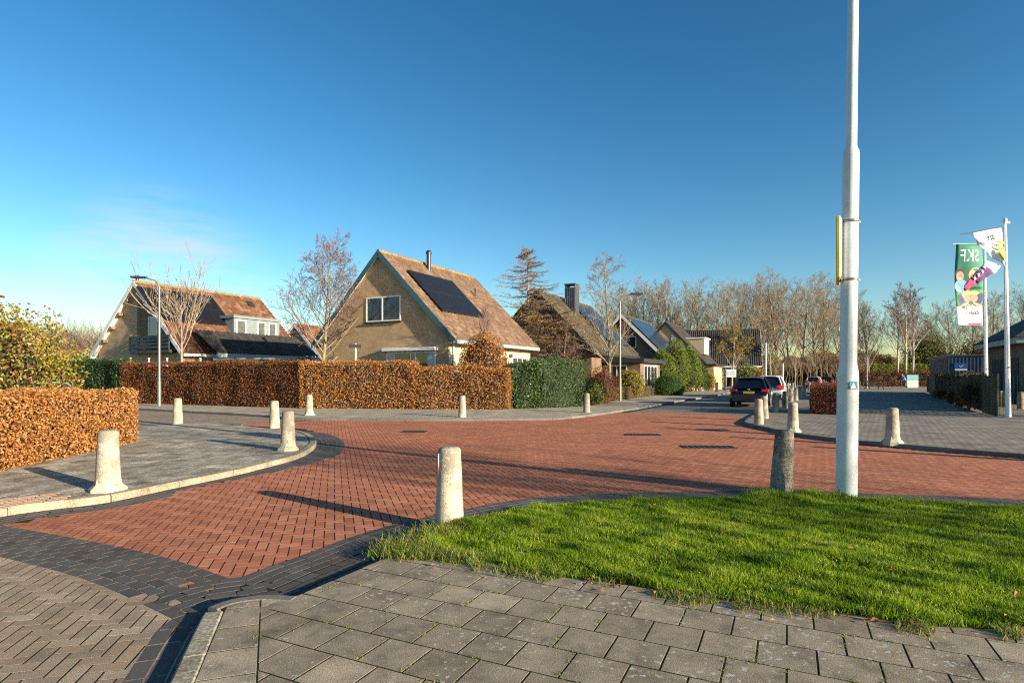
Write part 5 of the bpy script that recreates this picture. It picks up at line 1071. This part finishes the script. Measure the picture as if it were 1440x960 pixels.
for k, (s, r_, lab) in enumerate([(1.6, (.55, .5, .72), 'withered brown climber on the near end of the green fence'), (5, (.22, .3, .3), 'brown creeper tuft low on the green fence'), (9, (.2, .4, .3), 'creeper tuft halfway along the green fence'), (16, (.25, .5, .3), 'creeper tuft at the far half of the green fence')]):
    p = f0 + dl.normalized() * s + nrm_ * .3; shrub('creeper', lab, (p.x, p.y, ZL), r_, m_brown, m_twigd, 900, .08, 'creeper', None, .3, coref=.5, hollow=.3, spread=1.3)
# dead climber along the fence top
P = f0[None] if False else None
q = rg.random(420) * dl.length; Pn = np.array([f0 + dl.normalized() * s for s in q]) + np.stack([rg.normal(0, .1, 420), rg.normal(0, .1, 420), 1.5 + rg.normal(0, .1, 420)], 1); v, f = leaves(Pn, np.tile((0, 0, 1), (420, 1)), .1, 1.2); stuff(np_mesh('climber', v, f, m_brown), 'dry brown climber leaves along the top of the green fence', 'climber')
mesh_fence('mesh_gate', 'dark green close mesh gate leaf at the near end of the panel fence', at(1384, 22.7), at(1400, 20.9), 1.45, m_greenf, .045, 1.0, .006, ZL, .09)
mesh_fence('mesh_fence', 'thin wire mesh fence in front of the school yard', at(1401, 20.8), at(1560, 18.2), 1.45, m_greenf, .1)
for i, (u, Y, lab) in enumerate([(1407, 27.5, 'first pale timber stump in the school yard'), (1413.5, 27, 'second pale timber stump in the school yard'), (1435, 25.5, 'pale timber stump nearest the right edge')]):
    p = at(u, Y, 0); t = thing('timber_stump', lab, 'post', (p.x, p.y, ZL), 0, 'timber stumps in the school yard'); mb = MB(); mb.lathe([(.13, 0), (.12, .5), (.1, .74), (.0, .75)], 10, 0, jit=.05); mb.build('shaft', m_wood, t)
# garden fence posts before the left house, low wall behind hedge
for i, (u, lab) in enumerate([(183.5, 'first white fence post left above the copper hedge'), (209.5, 'second white fence post above the copper hedge'), (235, 'third white fence post beside the left street lamp'), (282, 'last white fence post right of the pale bare tree')]):
    p = at(u, 34.5); t = thing('fence_post', lab, 'post', (p.x, p.y, 0), 0, 'white posts behind the copper hedge'); mb = MB(); mb.box((0, 0, 1.28), (.07, .07, 2.55), 0, None, .012); mb.box((0, 0, 2.58), (.1, .1, .04), 0, None, .01); mb.build('shaft', m_white, t)
a, b = at(300, 35.5), at(415, 34.0); t = thing('garden_shed', 'low timber log store under the left house roof', 'shed', (a.x, a.y, 0), math.atan2((b - a).y, (b - a).x)); L_ = (b - a).length
mb = MB(); mb.bb(0, L_, 0, 1.6, 2.5, 2.62); mb.build('roof', m_fascia, t); mb = MB()
for r_ in range(5):
    for k in range(16): mb.tube((L_ * (k + .5) / 16, .1, 1.9 + r_ * .12), (L_ * (k + .5) / 16 + .02, 1.2, 1.9 + r_ * .12), .055, .055, 7)
mb.build('log_row', m_wood, t); mb = MB(); mb.bb(0, L_, .05, 1.4, 0, 1.8); mb.build('wall', m_brick3, t)

# ------------------------------------------------------------------ cars
def car(label, loc, rz, paint, L=3.95, W=1.72, H=1.5, estate=False, plate=None, hatch=True):
    """x = to the front, origin at the rear bumper centre on the road"""
    t = thing('parked_car', label, 'car', loc, rz, 'parked cars'); belt = .97 * H / 1.5; hw = W / 2
    st_ = [(0.0, .86, .36, .62), (.06, .93, .27, .80), (.25, .975, .24, belt), (.9, 1.0, .22, belt + .0), (1.9, 1.0, .22, belt - .01), (2.7, .99, .22, belt - .03), (L - .95, .96, .22, belt - .06), (L - .45, .92, .24, .82), (L - .1, .82, .27, .7), (L, .72, .34, .6)]
    mb = MB(); ring = []; 
    for (x, k, zb, zt) in st_:
        w_ = hw * k; m_ = (zb + zt) / 2
        half = [(0, zb), (w_ * .86, zb), (w_ * .97, zb + .08), (w_, m_), (w_ * .97, zt - .1), (w_ * .9, zt), (0, zt + .02)]
        ring.append([(x, y, z) for y, z in half] + [(x, -y, z) for y, z in half[-2:0:-1]])
    n = len(ring[0]); vs = [p for r_ in ring for p in r_]; fs = [(i * n + k, (i + 1) * n + k, (i + 1) * n + (k + 1) % n, i * n + (k + 1) % n) for i in range(len(ring) - 1) for k in range(n)]
    mb.add(vs, fs, 0, True); mb.add(ring[0], [list(range(n))], 0); mb.add(ring[-1], [list(range(n))[::-1]], 0)
    bo = mb.build('body', paint, t); md = bo.modifiers.new('sub', 'SUBSURF'); md.levels = 1; md.render_levels = 2
    xr0, xr1, xf1, xf0 = (.1, .62, 2.3, 3.05) if not estate else (.1, .38, 2.5, 3.25)
    g = MB(); wb, wt = hw * .88, hw * .63; zt = H - .03
    Bm = [(xr0, -wb * .92, belt - .03), (xr0, wb * .92, belt - .03), (xf0, wb, belt - .06), (xf0, -wb, belt - .06)]; Tp = [(xr1, -wt * .94, zt - .04), (xr1, wt * .94, zt - .04), (xf1, wt, zt - .02), (xf1, -wt, zt - .02)]
    g.add(Bm + Tp, [(0, 1, 5, 4)[::-1], (1, 2, 6, 5)[::-1], (2, 3, 7, 6)[::-1], (3, 0, 4, 7)[::-1]], 0); g.build('window', glassm('car_glass', (.008, .009, .011)), t)
    rr = MB(); rr.grid(lambda a, b: (xr1 - .12 + (xf1 - xr1 + .16) * a, (b * 2 - 1) * wt * 1.03, zt - .035 + .05 * math.sin(math.pi * min(1, max(0, a * .96 + .02))) + .03 * (1 - (b * 2 - 1) ** 2)), 8, 6)
    r_ = rr.build('roof', paint, t); md = r_.modifiers.new('s', 'SOLIDIFY'); md.thickness = .035
    pl = MB()
    for s in (-1, 1):
        pl.bar((xr0 - .01, s * wb * .93, belt - .05), (xr1 - .02, s * wt * .97, zt - .04), .07, .07, 0, .02); pl.bar((xf0 + .02, s * wb, belt - .06), (xf1 + .02, s * wt, zt - .03), .06, .06, 0, .02)
        pl.bar((xr0 + .95, s * (wb + .005), belt - .03), (xr1 + .75, s * (wt + .01), zt - .03), .05, .14, 0, .01); pl.bar((xr0 + 1.75, s * (wb + .005), belt - .03), (xr1 + 1.45, s * (wt + .01), zt - .03), .05, .06, 0, .01)
    pl.build('pillar', paint, t)
    for x in (.72, L - .78):
        for s in (-1, 1):
            w_ = MB(); w_.tube((x, s * (hw - .19), .31), (x, s * (hw + .005), .31), .31, .31, 24); wo = w_.build('wheel', m_rubber, t); w_ = MB(); w_.tube((x, s * (hw - .02), .31), (x, s * (hw + .015), .31), .2, .19, 16); w_.build('rim', m_alu, wo)
    lt = plain('tail_light', (.5, .015, .02), .2, spec=.7)
    for s in (-1, 1):
        l_ = MB(); l_.box((.045, s * hw * .76, .82 if not estate else .9), (.14, .34, .15 if not estate else .24), 0, Matrix.Rotation(s * R(-14), 3, 'Z'), .04); l_.build('tail_light', lt, t)
        m2 = MB(); m2.box((xf0 - .35, s * (hw + .08), belt + .02), (.12, .18, .13), 0, None, .04); m2.build('mirror', paint, t)
        h_ = MB(); h_.box((L - .12, s * hw * .6, .66), (.14, .34, .14), 0, Matrix.Rotation(s * R(25), 3, 'Z'), .04); h_.build('headlight', m_white, t)
    b2 = MB(); b2.box((.02, 0, .4), (.16, W * .84, .22), 0, None, .06); b2.build('bumper', m_black, t)
    p2 = MB(); p2.box((-.015, 0, .73), (.02, .5, .11), 0, None, .004); p2.build('number_plate', plate or m_yelp, t)
    e = MB(); e.box((.0, 0, .88), (.02, .1, .06), 0, None, .01); e.build('badge', m_alu, t)
    ds = MB(); ds.box((.015, 0, .56), (.05, W * .6, .03), 0, None, .01); ds.build('trim', m_black, t)
    return t
m_yelp = plain('yellow_plate', (.75, .55, .03), .5, 0, .05)
p_black = plain('black_car_paint', (.008, .011, .016), .22, 0, .05, 3, coat=.8); p_silver = plain('silver_car_paint', (.6, .64, .67), .3, .15, .04, 3, coat=.6); p_grey = plain('grey_silver_paint', (.42, .42, .41), .28, .3, .04, 3, coat=.6); p_dark = plain('dark_grey_paint', (.05, .06, .07), .25, .2, .04, 3, coat=.6); p_blue = plain('pale_blue_paint', (.24, .34, .5), .22, .1, .04, 3, coat=.8)
RZC = math.pi / 2 - BETA
p = G(1053, 573, 0); car('black hatchback with yellow plate parked at the corner bollards', (p.x, p.y, 0), RZC, p_black, 4.05, 1.84, 1.47)
q = p + DV * 5.7 + GV * .42; car('silver people carrier parked ahead of the black hatchback', (q.x, q.y, 0), RZC, p_silver, 4.2, 1.75, 1.56, True)
p = at(1143, 70); car('grey silver estate car far down the street', (p.x, p.y, 0), RZC - R(4), p_grey, 4.4, 1.76, 1.5, True)
p = at(1162, 78); car('dark grey car ahead of the far silver estate', (p.x, p.y, 0), RZC - R(4), p_dark, 4.2, 1.75, 1.5, True)
p = at(62, 18.2); car('pale blue car mostly hidden behind the near copper hedge', (p.x - 2.5, p.y + .8, 0), R(-8), p_blue, 4.1, 1.74, 1.36)

# ------------------------------------------------------------------ person at the path end
def skin(name, joints, edges, radii, mat, parent):
    me = bpy.data.meshes.new(name); me.from_pydata(joints, edges, []); o = bpy.data.objects.new(name, me); C.objects.link(o); o.parent = parent; me.materials.append(mat)
    md = o.modifiers.new('skin', 'SKIN'); md.use_smooth_shade = True
    for i, r_ in enumerate(radii): me.skin_vertices[0].data[i].radius = r_ if isinstance(r_, tuple) else (r_, r_); 
    me.skin_vertices[0].data[0].use_root = True; s_ = o.modifiers.new('sub', 'SUBSURF'); s_.levels = 1; s_.render_levels = 2; return o
pr_ = at(1271, 66); pe = thing('person', 'person in bright blue jacket bending forward at the path end', 'person', (pr_.x, pr_.y, ZL), 0)
J = [(.12, 0, .95), (.05, 0, 1.15), (-.08, 0, 1.36), (-.14, 0, 1.46), (-.2, -.02, 1.56), (-.22, -.03, 1.68), (-.06, -.2, 1.36), (-.18, -.26, 1.1), (-.34, -.2, .95), (-.06, .2, 1.36), (-.2, .26, 1.1), (-.36, .2, .98), (.14, -.1, .9), (.05, -.12, .5), (.1, -.12, .08), (-.04, -.13, .05), (.16, .1, .9), (.3, .12, .5), (.5, .12, .12), (.42, .12, .04), (-.4, -.18, .88), (-.43, .18, .92)]
Ed = [(0, 1), (1, 2), (2, 3), (3, 4), (4, 5), (2, 6), (6, 7), (7, 8), (2, 9), (9, 10), (10, 11), (0, 12), (12, 13), (13, 14), (14, 15), (0, 16), (16, 17), (17, 18), (18, 19), (8, 20), (11, 21)]
Rd = [.13, .13, .13, .06, .09, .085, .065, .05, .04, .065, .05, .04, .09, .065, .045, .04, .09, .065, .045, .04, .035, .035]
skin('body', J, Ed, Rd, plain('skin_tone', (.5, .3, .21), .6), pe)
skin('jacket', J[0:3] + J[6:12], [(0, 1), (1, 2), (2, 3), (3, 4), (4, 5), (2, 6), (6, 7), (7, 8)], [.16, .165, .16, .09, .075, .06, .09, .075, .06], plain('blue_jacket', (.03, .16, .55), .7), pe)
skin('trousers', [J[0], J[12], J[13], J[14], J[16], J[17], J[18]], [(0, 1), (1, 2), (2, 3), (0, 4), (4, 5), (5, 6)], [.15, .115, .085, .065, .115, .085, .065], m_black, pe)
mb = MB(); mb.lathe([(.105, -.03), (.11, .03), (.08, .09), (0, .11)], 12, 0, (-.22, -.03, 1.68)); mb.build('hair', m_brownh, pe)
p = at(1282, 68); t = thing('notice_board', 'teal and white board beside the person in blue', 'notice board', (p.x, p.y, ZL), R(-10)); mb = MB(); mb.bb(-.5, .7, -.03, .03, .95, 1.6); mb.build('board', plain('teal_board', (.15, .38, .4), .6), t); mb = MB(); mb.bb(-.5, .7, -.03, .03, .1, .948); mb.build('lower_board', plain('grey_board', (.5, .52, .52), .6), t); mb = MB(); mb.bb(-.56, -.501, -.03, .03, 0, 1.7); mb.bb(.701, .76, -.03, .03, 0, 1.7); mb.build('post', m_black, t)
p = at(1229, 64); t = thing('bench', 'dark bench and table at the end of the forecourt', 'bench', (p.x, p.y, ZL), R(-8)); mb = MB(); mb.box((0, 0, .75), (2.0, .7, .06), 0, None, .01); mb.build('table_top', m_black, t); mb = MB()
for s in (-1, 1): mb.box((0, s * .6, .45), (2.0, .28, .05), 0, None, .01)
mb.build('seat', m_black, t); mb = MB()
for s in (-1, 1):
    for q in (-1, 1): mb.bar((s * .7, q * .65, 0), (s * .7, q * .2, .72), .07, .07)
mb.build('leg', m_black, t)

# ------------------------------------------------------------------ grass island
ISL = [(582, 770), (608, 752), (640, 738), (690, 723), (760, 711), (870, 704), (1000, 701), (1100, 698.5), (1200, 702), (1300, 706), (1440, 713), (1900, 738), (1900, 960), (1440, 886), (1300, 880), (1150, 858), (1000, 842), (880, 822), (760, 808), (680, 790), (600, 778)]
isl = px(ISL, ZP)
def mound(x, y): return .05 * math.exp(-((x - pp.x) ** 2 + (y - pp.y - .0) ** 2) / 1.2)
struct(sheet('verge', isl, ZP + .004, m_soil, .15), 'earth of the grass corner')
def blades(P, hgt, wid, lean):
    n = len(P); a = rg.random(n) * 6.283; tx, ty = np.cos(a), np.sin(a); b = rg.random(n) * 6.283; lx, ly = np.cos(b) * lean, np.sin(b) * lean
    V = np.zeros((n, 5, 3)); w2 = wid / 2
    V[:, 0] = P + np.stack([tx * w2, ty * w2, 0 * tx], 1); V[:, 1] = P - np.stack([tx * w2, ty * w2, 0 * tx], 1)
    mid = P + np.stack([lx * hgt * .35, ly * hgt * .35, hgt * .6], 1); V[:, 2] = mid - np.stack([tx * w2 * .8, ty * w2 * .8, 0 * tx], 1); V[:, 3] = mid + np.stack([tx * w2 * .8, ty * w2 * .8, 0 * tx], 1)
    V[:, 4] = P + np.stack([lx * hgt * .95, ly * hgt * .95, hgt * (1 - .28 * lean)], 1)
    k = np.arange(n)[:, None] * 5
    return V.reshape(-1, 3), [k + np.array([[0, 1, 2, 3]]), k + np.array([[3, 2, 4]])]
xs = np.array([p[0] for p in isl]); ys = np.array([p[1] for p in isl])
N0 = 620000; Q = np.stack([rg.uniform(xs.min(), 7.2, N0), rg.uniform(ys.min(), ys.max() + .1, N0)], 1)
Q = Q[inside(Q, isl)]; dist = Q[:, 1]; keep = rg.random(len(Q)) < np.clip(1.25 - .12 * (dist - 3.2), .45, 1.0) * (.45 + .55 * np.clip(.6 + lumps(np.c_[Q, 0 * Q[:, 0]], 6, 1.2, 2), 0, 1)); Q = Q[keep]
Pg = np.c_[Q, np.full(len(Q), ZP)]
hv = (.045 + .035 * rg.random(len(Q)) + .03 * np.clip(lumps(np.c_[Q, 0 * Q[:, 0]], 4.2, 1, 5), -.6, 1)); hv = np.clip(hv * (.8 + .5 * np.clip(lumps(np.c_[Q, 0 * Q[:, 0]], 9, 1.3, 8), -.5, 1)), .02, .16) * (1 + 1.7 * np.exp(-((Q[:, 0] - pp.x + .25) ** 2 / .55 + (Q[:, 1] - pp.y - .1) ** 2 / .1)))
hv *= (1 + .7 * np.exp(-((Q[:, 0] + .5) ** 2 + (Q[:, 1] - 5.35) ** 2) / .12))
v, fs = blades(Pg, hv, rg.uniform(.003, .0065, len(Q)), rg.uniform(.1, 1.15, len(Q)))
stuff(np_mesh('grass', v, fs, m_grass), 'bright green grass on the near corner', 'grass')
# weeds creeping over the slabs and in the joints
m_weed = leafm('weed_blade', [(.06, .14, .012), (.13, .24, .02), (.22, .3, .04), (.36, .3, .11), (.24, .15, .06)], .4)
W_ = []
edge = smooth(px([(530, 776), (560, 780), (600, 782), (640, 786), (680, 794), (700, 800), (760, 808), (800, 812), (880, 822), (940, 835), (1000, 845), (1150, 860), (1300, 884), (1440, 890)], ZP), .02)
for k in range(5200):
    p = edge[rnd.randrange(len(edge))]; g = rnd.gauss(0, .05) - .02
    if mnoise.noise((p[0] * 3.1, p[1] * 3.1, 0)) < -.15: continue
    W_.append((p[0] + g * .5, p[1] + g, ZP))
for (u, v_, r_, n) in [(560, 770, .09, 260), (580, 765, .1, 450), (612, 754, .12, 700), (655, 745, .2, 1400), (990, 846, .06, 160), (870, 816, .1, 300), (765, 793, .12, 500), (700, 785, .1, 300), (585, 778, .14, 500), (1070, 690, .1, 500)]:
    c = G(u, v_, ZP)
    for k in range(n): W_.append((c.x + rnd.gauss(0, r_), c.y + rnd.gauss(0, r_ * .6), ZP))
W_ = np.array(W_); tall = (W_[:, 0] < -.25) & (rg.random(len(W_)) < .6); v, fs = blades(W_, rg.uniform(.015, .065, len(W_)) * np.where(tall, 2.1, 1), rg.uniform(.003, .007, len(W_)), rg.uniform(.3, 1.6, len(W_))); stuff(np_mesh('weeds', v, fs, m_weed), 'straggling weeds along the edge of the grass and slabs', 'weeds')
# moss tufts in the slab joints
jt = []
for k in range(1700):
    i, j = rnd.randint(-8, 18), rnd.randint(0, 9); f_ = rnd.random()
    if mnoise.noise((i * .6, j * .6, 3)) < .06: continue
    a = (i + .5 * (j % 2), j + f_) if rnd.random() < .6 else (i + f_, j)
    x = og[0] + a[0] * e1[0] * 0 + a[0] * sl_ * math.cos(TH) + a[1] * sl_ * math.sin(TH); y = og[1] + a[0] * sl_ * math.sin(TH) - a[1] * sl_ * math.cos(TH)
    L_ok = (L1.x - L0.x) * (y - L0.y) - (L1.y - L0.y) * (x - L0.x)
    for q in range(9): jt.append((x + rnd.gauss(0, .012), y + rnd.gauss(0, .012), ZP - .004))
jt = np.array(jt); sel = (jt[:, 0] > L0.x + .05) & (jt[:, 1] < 4.9 - .41 * (jt[:, 0] + 1.08)) & (jt[:, 1] < 1.1 * (jt[:, 0] + 1.37) * 2.0 + 3.85); jt = jt[sel]
v, fs = blades(jt, rg.uniform(.006, .016, len(jt)), rg.uniform(.003, .006, len(jt)), rg.uniform(.2, 1.4, len(jt))); stuff(np_mesh('joint_moss', v, fs, leafm('moss_blade', [(.08, .13, .012), (.19, .25, .02), (.28, .28, .05)], .3)), 'moss and seedlings in the slab joints', 'moss')
# fallen leaves
Fp = []
for k in range(70):
    p = (rnd.uniform(-1, 5.5), rnd.uniform(3.3, 6.8))
    if inside(np.array([p]), isl)[0]: Fp.append((p[0], p[1], ZP + .06 + rnd.random() * .03))
for k in range(60):
    p = edge[rnd.randrange(len(edge))]; Fp.append((p[0] + rnd.gauss(0, .08), p[1] + rnd.gauss(-.05, .08), ZP + .012))
for k in range(160): p = fk[rnd.randrange(len(fk))]; Fp.append((p[0] + rnd.gauss(0, .6), p[1] + .9 + rnd.gauss(0, .5), ZL + .012))
for k in range(160): p = G(rnd.uniform(0, 195), 0, ZL) if False else None; Fp.append((rnd.uniform(-8.6, -7.7), rnd.uniform(8, 13), ZL + .012))
Fp = np.array(Fp); v, f = leaves(Fp, np.tile((0, 0, 2.), (len(Fp), 1)), .042, .6); stuff(np_mesh('fallen_leaves', v, f, m_fallen), 'scattered dry brown leaves on grass and paving', 'leaves')
